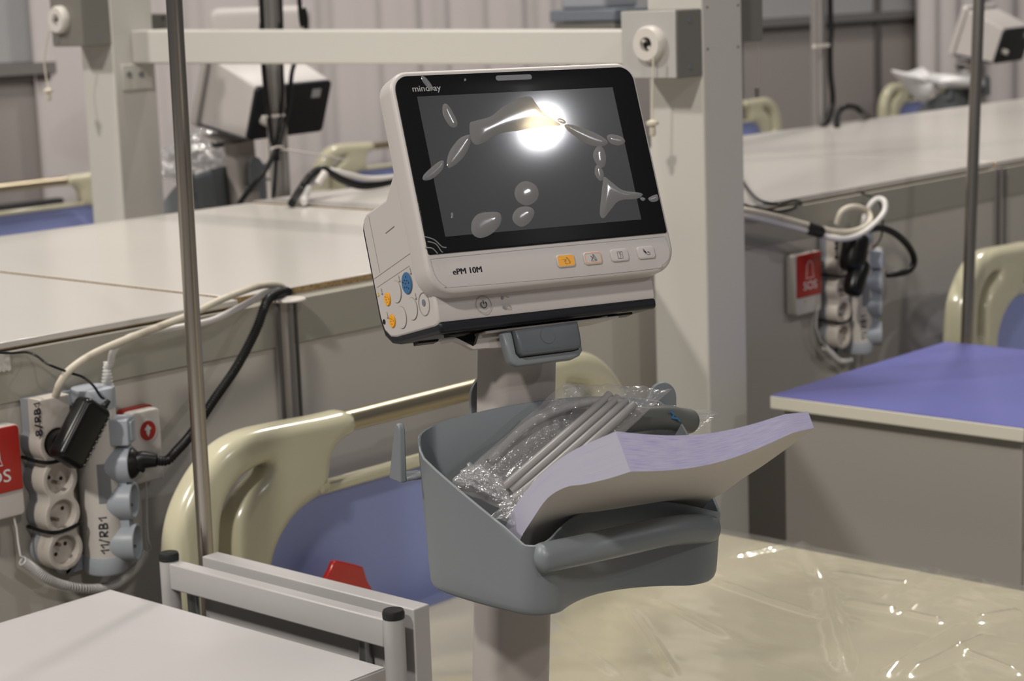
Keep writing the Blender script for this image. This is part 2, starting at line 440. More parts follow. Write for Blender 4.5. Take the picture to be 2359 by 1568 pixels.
def ringout(b, cx, cy, cz):
    B = BM(); lathe(B, (cx, cy, cz), (-1,0,0), [(0,.0305),(.010,.030),(.0155,.0265),(.0155,.0120),(.006,.0115)]); o = obj('outlet_ring', B, 'wplast', b, ang=25)
    B = BM(); lathe(B, (cx-.0025, cy, cz), (-1,0,0), [(0,.0125),(.004,.012),(.004,0)]); obj('outlet_bore', B, 'dot', b)
    for k in range(2):
        a = PI/4+k*PI; B = BM(); cyl(B, (cx-.006, cy+.008*math.cos(a), cz+.008*math.sin(a)), (cx-.0145, cy+.008*math.cos(a), cz+.008*math.sin(a)), .0030, seg=8); obj('latch_pin', B, 'wplast', b)
s = P(1490, 102, 0, gx-.085); ringout(b, gx-.073, s.y, s.z)
def pull(px0, x, name='pull_cord'):
    pts = [P(a, b_, 0, x) for a, b_ in px0]
    B = BM(); tube(B, cat(pts, 6), .0016, 6); o = obj(name, B, 'cord', g)
    e = pts[-1]; B = BM(); lathe(B, e+V((0,0,.002)), (0,0,-1), [(0,.003),(.004,.0105),(.009,.010),(.010,.005),(.024,.0055),(.028,.003)], 14); obj('cord_handle', B, 'cord', o)
pull([(1505,130),(1504,180),(1503,230),(1503,278)], gx-.092)
# left column box, with its outlet and cord
zb = P(175, 107, 0, hx-.07).z
b = outlet(hx, hy, zb, zb+.30, None, 0, face='gboxd')
s = P(130, 46, 0, hx-.085); ringout(b, hx-.073, s.y, s.z)
pull([(115,68),(107,100),(102,140),(106,175),(111,205)], hx-.092)
# boxes on the far sides of both columns
B = BM(); p_ = P(1712, 98, 1, gy+.02); q_ = P(1759, 98, 1, gy+.02); bb(B, (gx+GS, gy+.02, p_.z), (q_.x, gy+.11, p_.z+.16)); b = obj('outlet_box', B, 'gboxd', g, bev=.003)
B = BM(); tube(B, [P(1745, y, 1, gy+.04) for y in (100, 150, 200)], .0012, 6); o = obj('pull_cord', B, 'cord', g)
B = BM(); e = P(1744, 203, 1, gy+.04); cyl(B, e, e-V((0,0,.016)), .005, .004, 12); obj('cord_handle', B, 'lead', o)
B = BM(); p_ = P(344, 68, 1, hy+.03); q_ = P(386, 30, 1, hy+.03); bb(B, (hx+GS-.02, hy+.03, p_.z), (hx+GS+.10, hy+.09, q_.z)); obj('outlet_box', B, 'gboxd', g, bev=.003)
s = P(376, 42, 1, hy+.03); B = BM(); cyl(B, (s.x, hy+.029, s.z), (s.x, hy+.03, s.z), .005, seg=10); obj('rivet', B, 'alud', g)

# ================================================================== BEDS
BX, BY = 1.955, 1.95
def W2(px, py): q = P(px, py, 1, BY); return (q.x-BX, q.z)
def make_bed():
    t = thing('hospital_bed', (BX, BY-.9, 0), 'near hospital bed directly behind the trolley, cream headboard with blue panel and steel rail', 'bed', 'hospital beds')
    fr = Mx(((1,0,0,BX),(0,0,-1,BY),(0,1,0,0),(0,0,0,1)))     # u -> X, v -> Z, normal towards the viewer
    outer = [W2(*q) for q in [(385,1330),(388,1240),(402,1175),(428,1115),(462,1062),(505,1018),(560,990),(640,972),(720,957),(778,944)]]
    outer = [(p[0], p[1]) for p in outer]
    tip = [W2(*q) for q in [(797,952),(802,974),(796,994),(775,1006),(758,1022),(745,1048),(741,1085),(736,1118)]]
    strip = [(-.002, W2(738,1128)[1]+.004)]
    inner = [(-.002, W2(800,1111)[1]), W2(742,1128), W2(705,1148), W2(665,1180), W2(636,1220), W2(617,1262), W2(608,1300)]
    left = [V((*p, 0)) for p in outer]; left = cat(left, 4)[:-1]+[V((*outer[-1],0))]
    tp = cat([V((*p, 0)) for p in tip], 4); inn = cat([V((*p, 0)) for p in inner[1:]], 4)
    top_z = W2(738,1128)[1]+.022; base = .56
    half = left+tp
    def mir(ps): return [(-p[0], p[1]) for p in reversed(ps)]
    outl = [(p[0], p[1]) for p in half]
    pn = [(p.x, p.y) for p in inn]
    arm = [(outl[0][0], base)] + outl + pn + [(pn[-1][0]-.003, base)]
    hole = [W2(*q) for q in [(600,1068),(584,1068),(552,1086),(524,1112),(503,1148),(492,1190),(489,1240),(490,1300),(518,1306),(517,1250),(521,1200),(536,1160),(560,1122),(588,1092)]]
    hl = [(p.x, p.y) for p in cat([V((*p,0)) for p in hole], 4, True)]
    for f in (lambda q: q, mir):
        B = BM(); shape(B, [f(arm), f(hl)], .052, fr, bev=.019, res=4); obj('headboard_frame', B, 'cream', t, ang=60)
    po = [(pn[-1][0]-.012, base)] + [(p[0]-.012, p[1]) for p in pn[::-1]]
    B = BM(); shape(B, [po+mir(po)], .012, fr @ Mx.Translation(V((0,0,-.006)))); obj('headboard_panel', B, 'bluep', t)
    zz = pn[0][1]
    B = BM(); bb(B, (BX+pn[0][0]-.02, BY-.012, zz-.004), (BX-pn[0][0]+.02, BY+.014, zz+.010)); obj('panel_edge', B, 'cream', t, bev=.004)
    a, b = P(790, 970, 1, BY), None
    B = BM(); cyl(B, (a.x-.03, BY, a.z-.001), (2*BX-a.x+.03, BY, a.z-.001), .0150, seg=24); obj('head_rail', B, 'brass', t)
    B = BM(); bb(B, (BX-.44, BY-1.78, .42), (BX+.44, BY-.03, .50)); obj('bed_frame', B, 'metalw', t, bev=.01)
    for sx in (-1, 1):
        for yy in (BY-1.6, BY-.22):
            B = BM(); bb(B, (BX+sx*.36-.02, yy-.02, .12), (BX+sx*.36+.02, yy+.02, .42)); l = obj('leg', B, 'metalw', t)
            B = BM(); cyl(B, (BX+sx*.36-.018, yy, .06), (BX+sx*.36+.018, yy, .06), .06, seg=20); obj('caster', B, 'rubber', l, bev=.006)
    B = BM(); bb(B, (BX-.42, BY-1.82, .50), (BX+.42, BY-1.79, .78)); obj('footboard', B, 'cream', t, bev=.012)
    return t
bed = make_bed()
def bed_at(off, label, skip=()): return dup(bed, off, label=label, group='hospital beds', skip=skip)
bed_at((1.985, 0, 0), 'hospital bed at the right picture edge behind the blue-topped cabinet')
bed_at((1.86, 3.65, 0), 'far hospital bed at the left edge, steel rail beyond the counter')
bed_at((3.60, 3.65, 0), 'far hospital bed whose cream headboard shows left of the monitor under the cables')
bed_at((5.83, 3.65, 0), 'far hospital bed just right of the white column, only its headboard corner showing')
bed_at((7.72, 3.65, 0), 'far hospital bed under the white plastic sheet, upper right')
a, b = P(-40, 500, 1, BY+3.56), P(150, 452, 1, BY+3.56)
B = BM(); bb(B, (a.x-.5, BY+3.56, a.z+.012), (b.x, BY+3.60, b.z-.004)); single('black_bolster', B, 'rubber', 'long black padded bar between steel rail and blue panel of the far left bed', 'bolster', bev=.015, seg=4)
# red resuscitation lever on the near bed
rp = [P(*q, 1, BY-.05) for q in [(732,1352),(745,1332),(757,1310),(764,1294),(776,1290),(826,1302),(834,1310),(842,1336),(855,1358),(862,1382)]]
lv = [(p.x, p.z) for p in cat(rp, 3)]; lv = [(lv[0][0], .60)]+lv+[(lv[-1][0], .60)]
B = BM(); shape(B, [lv], .010, Mx(((1,0,0,0),(0,0,-1,BY-.05),(0,1,0,0),(0,0,0,1))), bev=.003)
obj('release_lever', B, 'redp', bed)
bed_kids = 1
# mattress with its plastic wrap
MX0, MX1, MY0, MY1, MZ = 1.505, 2.462, .10, 1.915, .65
mt = thing('mattress', ((MX0+MX1)/2, (MY0+MY1)/2, .50), 'cream foam mattress in wrinkled clear plastic on the near bed', 'mattress')
B = BM(); bb(B, (MX0, MY0, .502), (MX1, MY1, MZ-.003)); obj('mattress_core', B, 'matt', mt, bev=.02, seg=4)
def ridge(x, y, ax, ay, bx_, by, w, h):
    dx, dy = bx_-ax, by-ay; l2 = dx*dx+dy*dy; t = ((x-ax)*dx+(y-ay)*dy)/l2
    if t < 0 or t > 1: return 0
    d = (x-ax-dx*t)**2+(y-ay-dy*t)**2
    return h*math.exp(-d/(w*w))*min(1, 6*t, 6*(1-t))
RD = []
def gp(px, py): q = P(px, py, 2, MZ); return q.x, q.y
for a_, b_, w_, h_ in [((1840,1250),(1890,1340),.010,.006),((1890,1340),(1950,1568),.012,.007),((1640,1340),(1900,1432),.006,.004),((1933,1390),(2080,1418),.006,.005),
                       ((2080,1418),(2180,1440),.006,.004),((2030,1568),(2240,1440),.009,.006),((2080,1568),(2290,1465),.008,.006),((2240,1440),(2359,1415),.008,.005),
                       ((1900,1320),(2110,1355),.004,.003),((2020,1390),(2180,1300),.006,.003),((2080,1420),(2270,1330),.007,.003),((1500,1380),(1700,1480),.008,.003),
                       ((1450,1400),(1560,1568),.006,.003),((2200,1500),(2359,1560),.005,.004),((1680,1290),(1830,1260),.006,.003),((1250,1420),(1420,1568),.006,.003)]:
    RD.append((*gp(*a_), *gp(*b_), w_, h_))
from mathutils import noise as NS
def wrapz(x, y):
    z = .0024*NS.noise(V((x*12, y*5, 1)))+.0008*NS.noise(V((x*40, y*20, 4)))
    for r_ in RD: z += 1.7*ridge(x, y, *r_)
    return z
def wr(u, v):
    x = MX0-.006+u*(MX1-MX0+.012); y = MY0+v*(MY1-MY0)
    e = min(u, 1-u)*(MX1-MX0); drop = 0
    if e < .02: drop = .02-math.sqrt(max(0, .02**2-(.02-e)**2))
    return V((x, y, MZ+.002-drop+wrapz(x, y)+.0015))
B = BM(); grid(B, 260, 420, wr)
obj('plastic_wrap', B, 'wrap', mt, ang=180)
B = BM()
grid(B, 4, 200, lambda u, v: V((MX1+.006+.004*math.sin(v*40)*u, MY0+v*(MY1-MY0), MZ-.02-u*.12)))
obj('wrap_side', B, 'wrap', mt, ang=180)

# ================================================================== BEDSIDE CABINETS
def make_cabinet(x0, y0, label, topm, edge):
    t = thing('bedside_cabinet', (x0+.30, y0+.24, 0), label, 'cabinet')
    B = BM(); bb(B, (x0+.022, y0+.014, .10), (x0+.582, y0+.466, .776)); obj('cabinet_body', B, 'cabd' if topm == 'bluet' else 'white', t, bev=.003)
    B = BM(); bb(B, (x0, y0, .776), (x0+.604, y0+.48, .7990)); tp = obj('cabinet_top', B, edge, t, bev=.002)
    B = BM(); bb(B, (x0+.001, y0+.001, .7985), (x0+.603, y0+.479, .8000)); obj('top_surface', B, topm, tp)
    for z0, z1, nm in ((.60, .765, 'drawer'), (.13, .59, 'door')):
        B = BM(); bb(B, (x0+.03, y0-.004, z0), (x0+.575, y0+.0145, z1)); d = obj(nm, B, edge, t, bev=.002)
        B = BM(); bb(B, (x0+.24, y0-.016, z1-.04), (x0+.36, y0-.004, z1-.028)); obj('handle', B, 'steel', d, bev=.003)
    for dx in (.06, .54):
        for dy in (.05, .43):
            B = BM(); cyl(B, (x0+dx-.012, y0+dy, .05), (x0+dx+.012, y0+dy, .05), .05, seg=20); bb(B, (x0+dx-.016, y0+dy-.008, .05), (x0+dx+.016, y0+dy+.008, .10)); obj('caster', B, 'rubber', t, bev=.004)
    return t
cabL = make_cabinet(.780, 1.449, 'white bedside cabinet in the bottom left corner with folded leaf and capped posts', 'white', 'white')
cabR = make_cabinet(2.768, 1.425, 'bedside cabinet with bright blue top at the right below the power strips', 'bluet', 'cab')
cabF = make_cabinet(4.405, 4.98, 'far white cabinet top glimpsed between the counter and the monitor', 'white', 'white')
# the overbed leaf stowed on the left cabinet's side
LXp = 1.430
ya, yb = P(388, 1267, 0, LXp), P(906, 1407, 0, LXp)
zt = (ya.z+yb.z)/2
for yy in (ya.y, yb.y):
    B = BM(); cyl(B, (LXp, yy, .12), (LXp, yy, zt-.009), .0118, seg=28); p = obj('leaf_post', B, 'metalw', cabL)
    B = BM(); lathe(B, (LXp, yy, zt-.010), (0,0,1), [(0,.0121),(.006,.0125),(.0095,.0112),(.0100,0)], 28); obj('post_cap', B, 'rubber', p)
B = BM(); bb(B, (LXp-.008, yb.y+.009, zt-.044), (LXp+.010, ya.y-.009, zt-.011)); obj('leaf_crossbar', B, 'metalw', cabL, bev=.002)
B = BM(); bb(B, (1.455, P(953,1412,0,1.455).y, .42), (1.480, P(465,1280,0,1.455).y, zt-.006)); obj('folding_leaf', B, 'metalw', cabL, bev=.0015)
for px, py in ((447, 1400), (842, 1500)):
    s = P(px, py, 0, 1.446); B = BM(); cyl(B, (1.446, s.y, .15), (1.446, s.y, zt-.03), .0075, seg=16); obj('slide_tube', B, 'steelg', cabL)
for yy in (ya.y, yb.y):
    B = BM(); bb(B, (1.36, yy-.012, .20), (1.43, yy+.012, .23)); obj('leaf_bracket', B, 'metalw', cabL)

# ================================================================== DRIP POLES
def drip(a, b, r, z0, label):
    a, b = V(a), V(b); d = (a-b)/(a.z-b.z)
    lo = b+d*(z0-b.z); hi = b+d*(2.1-b.z)
    t = thing('drip_pole', lo, label, 'pole', 'drip poles on the beds')
    B = BM(); cyl(B, lo, hi, r, seg=28); obj('pole_tube', B, 'steel', t)
    B = BM()
    for s in (-1, 1): tube(B, cat([hi, hi+V((s*.05,0,.02)), hi+V((s*.09,0,0)), hi+V((s*.10,0,.03))], 6), .004, 8)
    obj('bag_hook', B, 'steel', t)
    B = BM(); cyl(B, lo-V((0,0,.0)), lo+V((0,0,.10)), r*1.45, seg=24); obj('pole_socket', B, 'metalw', t)
    return t
drip(dp(401, 0, 2.30), dp(474, 1275, 2.45), .0098, .45, 'steel drip pole on the left, crossing the crossbeam in front of the counter')
drip(dp(2255, 0, 3.86), dp(2226, 800, 3.90), .0115, .45, 'steel drip pole on the right behind the blue-topped cabinet')

# ================================================================== PATIENT MONITOR
MMf = frame(.31001, .36063, -.015544, (1.41064, 1.24169, 1.34320))
TTf = frame(.31001, 0, -.06283, (1.40856, 1.26683, 1.15887))
def mm(x): return x/1000
def Lm(px, py, y=0): q = L(MMf, px, py, 1, y/1000); return (q.x, q.z)
def FP(Mf, y): return Mf @ Mx(((1,0,0,0),(0,0,-1,y/1000),(0,1,0,0),(0,0,0,1)))   # drawing plane facing the viewer at depth y
def text_fit(B, s, m, w, h=None, bold=0, ext=.0001, fat=0):
    if fat:
        for k in range(3): text_fit(B, s, m @ Mx.Translation(V((fat*k, 0, 0))), w-2*fat, h, bold, ext)
        return B
    T = BM(); text(T, s, 1, Mx.Identity(4), 0, bold)
    xs = [v.co.x for v in T.verts]; ys = [v.co.y for v in T.verts]; T.free()
    sx = w/(max(xs)-min(xs)); sy = h/(max(ys)-min(ys)) if h else sx
    return text(B, s, 1, m @ Mx.Diagonal((sx, sy, 1, 1)) @ Mx.Translation(V((-min(xs), -min(ys), 0))), ext, bold)
base_w = MMf @ V((0, .08, -.15))
mon = thing('patient_monitor', base_w, 'large white patient monitor with black touchscreen in the centre, bubbly film on the glass', 'monitor', rz=0)
SX = .003
shell = rrect(.2735, .2160, (.026,.026,.020,.020), 8, SX, -.0140)
B = BM(); shape(B, [shell], .030, FP(MMf, 15), bev=.0045, res=4); sh = obj('front_shell', B, 'shell', mon, ang=60)
# body behind and below, seen from its left side
prof = [(.024,.070),(.050,.060),(.052,.010),(.078,-.008),(.126,-.008),(.134,-.012),(.138,-.020),(.1385,-.110),(.135,-.124),(.124,-.1335),(.112,-.1365),(.030,-.1455),(.0235,-.1455),(.021,-.140),(.0195,-.126),(.0195,-.118),(.0195,-.100)]
B = BM(); prism(B, prof, -.1220, .1215, MMf); body = obj('rear_body', B, 'shell', mon, bev=.0025)
dk = [(.110,-.016),(.128,-.0105),(.137,-.0125),(.1425,-.021),(.1430,-.112),(.1385,-.129),(.126,-.1395),(.112,-.1435),(.026,-.1530),(.0215,-.1520),(.0205,-.1425),(.060,-.1385),(.115,-.120)]
B = BM(); prism(B, dk, -.1212, .1207, MMf); obj('rear_shell', B, 'dark', mon, bev=.003)
# lower lip that carries the power key
B = BM(); prism(B, [(.0190,-.112),(.0200,-.1205),(.0212,-.1415),(.040,-.1415),(.040,-.110)], -.121, .1205, MMf); lip = obj('lower_lip', B, 'shell', mon, bev=.002)
# glass front
gl = rrect(.2650, .1720, (.002,.002,.0145,.0145), 8, SX, .0025)
B = BM(); shape(B, [gl], .0012, FP(MMf, -.5), bev=.0003, res=2); glass = obj('touch_screen', B, 'glass', mon)
B = BM(); shape(B, [rrect(.2176, .1360, .0002)], .0001, FP(MMf, -1.14)); obj('display', B, 'lcd', glass)
def linep(B, pts, r=.00022): return tube(B, pts, r, 6)
def curve_on(Mf, y, pts, r, m, parent, name, closed=False, seg=6):
    B = BM(); tube(B, [Mf @ V((p[0], y/1000, p[1])) for p in pts], r, seg, closed); return obj(name, B, m, parent)
# printed panel line round the key strip
ln = [Lm(*q, -.05) for q in [(990,597),(1250,571),(1530,545)]]
br_ = [Lm(*q, -.05) for q in [(992,600),(1000,628),(1012,648),(1028,659),(1050,661),(1300,640),(1507,619),(1525,611),(1540,597),(1543,580),(1538,560),(1532,545)]]
curve_on(MMf, -.05, ln, .0002, 'groove', sh, 'panel_line')
curve_on(MMf, -.05, cat([V((*p, 0)) for p in br_], 5), .0002, 'groove', sh, 'panel_line')
a = Lm(951, 210, -1.1); w_ = Lm(1016, 206, -1.1)[0]-a[0]
B = BM(); text_fit(B, 'mindray', FP(MMf, -1.2) @ Mx.Translation(V((a[0], a[1]-.0025, 0))), w_, .0078, bold=.003); obj('logo', B, 'logo', glass)
a = Lm(1044, 633); w_ = Lm(1111, 625)[0]-a[0]
B = BM(); text_fit(B, 'ePM 10M', FP(MMf, -.1) @ Mx.Translation(V((a[0], a[1], 0))), w_, .0056, fat=.00028); obj('model_print', B, 'ink', sh)
a, b = Lm(1142, 180, -1.1), Lm(1225, 177, -1.1)
B = BM(); shape(B, [rrect(b[0]-a[0], .0052, .0025, 6, (a[0]+b[0])/2, (a[1]+b[1])/2)], .0002, FP(MMf, -1.2)); obj('alarm_light_bar', B, 'bar', glass)
# four keys
for (px, py, kind) in ((1302, 601, 'orange'), (1364, 595, 'outline'), (1426, 588, 'record'), (1487, 582, 'nibp')):
    c = Lm(px, py)
    B = BM(); shape(B, [rrect(.0200, .0125, .0032, 6, *c)], .0032, FP(MMf, -.4), bev=.0009); key = obj('key', B, 'shell', sh)
    T = FP(MMf, -2.05) @ Mx.Translation(V((*c, 0)))
    if kind == 'orange':
        B = BM(); shape(B, [rrect(.0180, .0105, .0026, 6)], .0002, T); obj('key_face', B, 'orange', key)
    if kind == 'outline':
        B = BM(); shape(B, [rrect(.0180, .0105, .0026, 6), rrect(.0168, .0093, .0021, 6)], .0002, T); obj('key_outline', B, 'orange2', key)
    S = {'orange': [[(-.0015,-.003),(.0035,-.003),(.0008,.003),(-.0015,-.003)],[(.0008,.003),(.0022,.0022),(.0042,-.0018),(.0035,-.003)],[(-.0025,-.0012),(-.0005,.0008),(-.002,.0012),(-.0032,.0016)],[(-.0048,.0016),(-.0042,.0016)]],
         'outline': [[(-.0026,-.003),(.003,-.003),(.0002,.0034),(-.0026,-.003)],[(-.0028,.0022),(.003,-.003)],[(-.0026,-.003),(.0012,.002)],[(.0002,.0034),(.0016,.0026),(.0038,-.002),(.003,-.003)]],
         'record': [[(-.0028,-.0034),(.0028,-.0034),(.0028,.0034),(-.0028,.0034),(-.0028,-.0034)],[(-.001,.0024),(.0014,.0022),(-.0008,.0012),(.0014,.0002),(0,-.0004),(.0002,-.0024)]],
         'nibp': [[(-.0036,.0036),(-.0024,.0030),(-.0036,.0022),(-.0026,.0034)],[(-.0030,.0024),(-.0006,-.0012),(.0008,-.0026),(.0032,-.0026),(.0040,-.0014),(.0026,-.0004),(.0010,-.0004),(.0012,.0004),(.003,.0006)]]}[kind]
    B = BM()
    for pl in S: tube(B, [T @ V((*p, .0001)) for p in pl], .00018, 5)
    if kind == 'nibp': tube(B, [T @ V((-.0028,.0018,.0001)), T @ V((-.0008,-.0006,.0001))], .0008, 8)
    obj('key_symbol', B, 'ink', key)
# power key and indicator lamps on the lip
c = L(MMf, 1113, 702, 1, .0205); 
def Ll(px, py): q = L(MMf, px, py, 1, .0205); return (q.x, q.z)
TP = FP(MMf, 19.1)
c = Ll(1113, 702)
B = BM(); shape(B, [[(c[0]+.0082*math.cos(k*PI/18), c[1]+.0082*math.sin(k*PI/18)) for k in range(36)], [(c[0]+.0079*math.cos(k*PI/18), c[1]+.0079*math.sin(k*PI/18)) for k in range(36)]], .0004, TP); pk = obj('power_key', B, 'groove', lip)
B = BM(); tube(B, [TP @ V((c[0]+.0031*math.sin(a), c[1]+.0031*math.cos(a), .0002)) for a in [R(40+k*14) for k in range(21)]], .00042, 6)
tube(B, [TP @ V((c[0], c[1]+.0005, .0002)), TP @ V((c[0], c[1]+.0042, .0002))], .00042, 6); obj('power_symbol', B, 'ink', pk)
for px, py in ((1156, 687), (1160, 708)):
    q = Ll(px, py); B = BM(); cyl(B, TP @ V((*q, -.0002)), TP @ V((*q, .0004)), .0014, seg=14); obj('indicator_lamp', B, 'ledg', lip)
q = Ll(1167, 685); B = BM(); tube(B, [TP @ V((q[0]-.002+k*.0004, q[1]+.0007*math.sin(k*.65), .0002)) for k in range(11)], .0002, 5); obj('mains_symbol', B, 'groove', lip)
q = Ll(1170, 707); B = BM(); shape(B, [rrect(.0048, .0036, .0004, 3, *q), rrect(.0040, .0028, .0003, 3, *q)], .0003, TP); obj('battery_symbol', B, 'groove', lip)
# left side: printer door lines, round ports
SXm = -.1223
def Ls(px, py): q = L(MMf, px, py, 0, SXm); return V((SXm, q.y, q.z))
def side_line(pts, r=.00017, nm='panel_line', m='groove'):
    B = BM(); tube(B, [MMf @ Ls(*p) for p in pts], r, 5); return obj(nm, B, m, body)
side_line([(849,497),(875,628)]); side_line([(862,642),(945,583)]); side_line([(888,537),(908,521)], .0004)
side_line([(868,662),(943,612)], .00015)
def ring_side(px, py, r, m, nm, depth=.0006, seg=28, rin=None):
    c = Ls(px, py); B = BM()
    pr = [(0, r), (depth, r), (depth, 0), (0, 0)]
    ax = (MMf.to_3x3() @ V((-1,0,0)))
    if rin:
        tube(B, [MMf @ (c+V((-.0002, r*math.cos(k*PI/16), r*math.sin(k*PI/16)))) for k in range(32)], .0003, 5, True); return obj(nm, B, m, body), c
    lathe(B, MMf @ c, ax, pr, seg); return obj(nm, B, m, body), c
for px, py in ((913,672), (925,731), (950,711)):
    o, c = ring_side(px, py, .0108, 'groove', 'blank_cover_rim', .0002)
    ring_side(px, py, .0104, 'shell', 'blank_cover', .0007)
o, c = ring_side(977, 700, .0108, 'groove', 'gas_port_rim', .0003, rin=.0104)
ring_side(976, 697, .0032, 'ledg', 'gas_port', .0004)
for px, py, r, m in ((938,652,.0100,'blue'), (893,689,.0060,'orange'), (904,739,.0060,'orange')):
    o, c = ring_side(px, py, r+.0006, 'ledg' if m == 'blue' else 'orange', 'socket_rim', .0004)
    o, c = ring_side(px, py, r, m, 'lead_socket', .0010)
    B = BM()
    n_ = 9 if m == 'blue' else 5
    for k in range(n_):
        a = k*2.4; rr = r*.72*math.sqrt((k+.5)/n_)
        q = c + V((0, rr*math.cos(a), rr*math.sin(a))); cyl(B, MMf @ (q+V((-.0009,0,0))), MMf @ (q+V((-.0012,0,0))), r*.085, seg=8)
    obj('pin_holes', B, 'dot', o)
for px, py, s_ in ((945,620,.0022), (919,638,.0022), (879,667,.002), (892,722,.002), (957,678,.0022)):
    c = Ls(px, py); B = BM()
    tube(B, [MMf @ (c+V((-.0002, .0006*math.sin(k*1.7), .0016-k*.0005))) for k in range(9)], .00025, 5)
    tube(B, [MMf @ (c+V((-.0002, -.001, -.004))), MMf @ (c+V((-.0002, .001, -.004)))], .0008, 6)
    obj('port_symbol', B, 'groove', body)
c = Ls(871, 677); B = BM(); T = MMf @ Mx(((0,0,-1,SXm-.0002),(-1,0,0,c.y),(0,1,0,c.z),(0,0,0,1))); shape(B, [[(-.0022,-.002),(.0022,-.002),(0,.0024)]], .0002, T); obj('warning_mark', B, 'yellow', body)
c = Ls(885, 741); B = BM(); lathe(B, MMf @ c, MMf.to_3x3() @ V((-1,0,0)), [(0,.0026),(.0003,.0026),(.0003,.0021),(0,.0021)], 20); obj('approval_mark', B, 'ink', body)
# rubber feet
for (x, y) in ((-.095,.040), (.088,.040), (-.095,.105), (.070,.105)):
    z = -.1530+(y-.026)*(.0095/.086)
    B = BM(); bx(B, (x, y, z-.001), (.022,.012,.0035), MMf); obj('foot', B, 'rubber', mon, bev=.0005)
# bubbles of the protective film
BUB = [[(1020,243),(1030,240),(1045,262),(1054,285),(1046,294),(1034,288),(1021,265)],
 [(1082,285),(1095,278),(1130,268),(1160,245),(1200,225),(1222,223),(1235,238),(1255,262),(1290,285),(1284,290),(1250,292),(1200,300),(1150,308),(1115,328),(1095,333),(1084,318)],
 [(1084,312),(1082,335),(1065,365),(1038,386),(1029,378),(1035,350),(1055,322),(1072,312)],
 [(1023,373),(1018,392),(995,412),(976,415),(976,403),(1000,380),(1016,370)],
 [(1302,287),(1325,289),(1375,308),(1400,326),(1388,337),(1360,334),(1325,314),(1304,296)],
 [(1398,314),(1410,309),(1432,315),(1440,327),(1425,335),(1405,329)],
 [(1376,337),(1388,339),(1396,360),(1394,380),(1385,386),(1372,375),(1366,355)],
 [(1373,381),(1383,383),(1391,400),(1389,414),(1380,415),(1370,400)],
 [(1392,407),(1410,420),(1435,438),(1475,444),(1479,451),(1465,458),(1427,462),(1407,483),(1391,502),(1382,494),(1384,460),(1388,425)],
 [(1213,417),(1234,427),(1241,447),(1232,465),(1212,473),(1192,463),(1185,443),(1194,424)],
 [(1212,475),(1228,481),(1230,495),(1218,514),(1200,522),(1183,511),(1181,495),(1192,480)],
 [(1110,490),(1145,488),(1155,500),(1150,520),(1130,540),(1105,548),(1088,538),(1086,515),(1095,498)],
 [(1493,458),(1500,452),(1514,448),(1516,461),(1502,465)], [(1474,457),(1480,454),(1487,458),(1481,463)],
 [(1283,275),(1291,272),(1303,279),(1300,285),(1288,282)], [(970,176),(980,178),(994,195),(999,207),(990,206),(975,190)],
 [(1069,182),(1073,181),(1074,185),(1070,187)], [(1039,491),(1043,490),(1044,499),(1040,502)]]
def bubble(pl, h):
    ring = cat([V((*Lm(*q, -1.2), 0)) for q in pl], 5, True); n = len(ring)
    # spine through the outline's pairs so that long bubbles have a ridge, not a cone
    cc = sum(ring, V((0,0,0)))/n
    B = BM(); K = 9; rings = []
    for k in range(K+1):
        t = k/K; s = 1-t
        hh = h*(1-(1-t)**2.2)
        row = []
        for i, p in enumerate(ring):
            j = min(range(n), key=lambda j: abs(((i+j) % n)-0) if False else (ring[j]-p).length if False else 0)
            axis_pt = mid[i] if mid else cc
            q = axis_pt + (p-axis_pt)*s
            row.append(B.verts.new(MMf @ V((q.x, -.00125-hh, q.y))))
        rings.append(row)
    loft_rings(B, rings, caps=False)
    return B
for pl in BUB:
    ring = cat([V((*Lm(*q, -1.2), 0)) for q in pl], 5, True); n = len(ring)
    cc = sum(ring, V((0,0,0)))/n
    # principal axis of the outline
    sxx = sum((p.x-cc.x)**2 for p in ring); syy = sum((p.y-cc.y)**2 for p in ring); sxy = sum((p.x-cc.x)*(p.y-cc.y) for p in ring)
    th = .5*math.atan2(2*sxy, sxx-syy); ux = V((math.cos(th), math.sin(th), 0)); uy = V((-math.sin(th), math.cos(th), 0))
    xs = [(p-cc).dot(ux) for p in ring]; lo, hi = min(xs), max(xs)
    wid = max((p-cc).dot(uy) for p in ring)-min((p-cc).dot(uy) for p in ring)
    def midy(x):
        ys_ = []
        for i in range(n):
            a_, b_ = xs[i], xs[(i+1) % n]
            if (a_-x)*(b_-x) <= 0 and a_ != b_:
                t = (x-a_)/(b_-a_); ys_.append((ring[i]+(ring[(i+1) % n]-ring[i])*t-cc).dot(uy))
        return (max(ys_)+min(ys_))/2 if ys_ else 0
    pad = min(wid*.5, (hi-lo)*.5)
    mid = []
    for x in xs:
        xc = max(lo+pad, min(hi-pad, x)) if hi-lo > 2*pad else (lo+hi)/2
        mid.append(cc+ux*xc+uy*midy(xc))
    obj('film_bubble', bubble(pl, min(.0010, wid*.065)), 'bub', glass, ang=180)
for pl in ([(978,545),(1000,552),(1018,568),(1028,570)], [(985,556),(1004,562),(1016,578),(1020,581)], [(980,570),(996,572),(1008,584)]):
    B = BM(); tube(B, [MMf @ V((p.x, -.00135, p.y)) for p in cat([V((*Lm(*q, -1.3), 0)) for q in pl], 5)], .0006, 8); obj('film_crease', B, 'bub', glass)

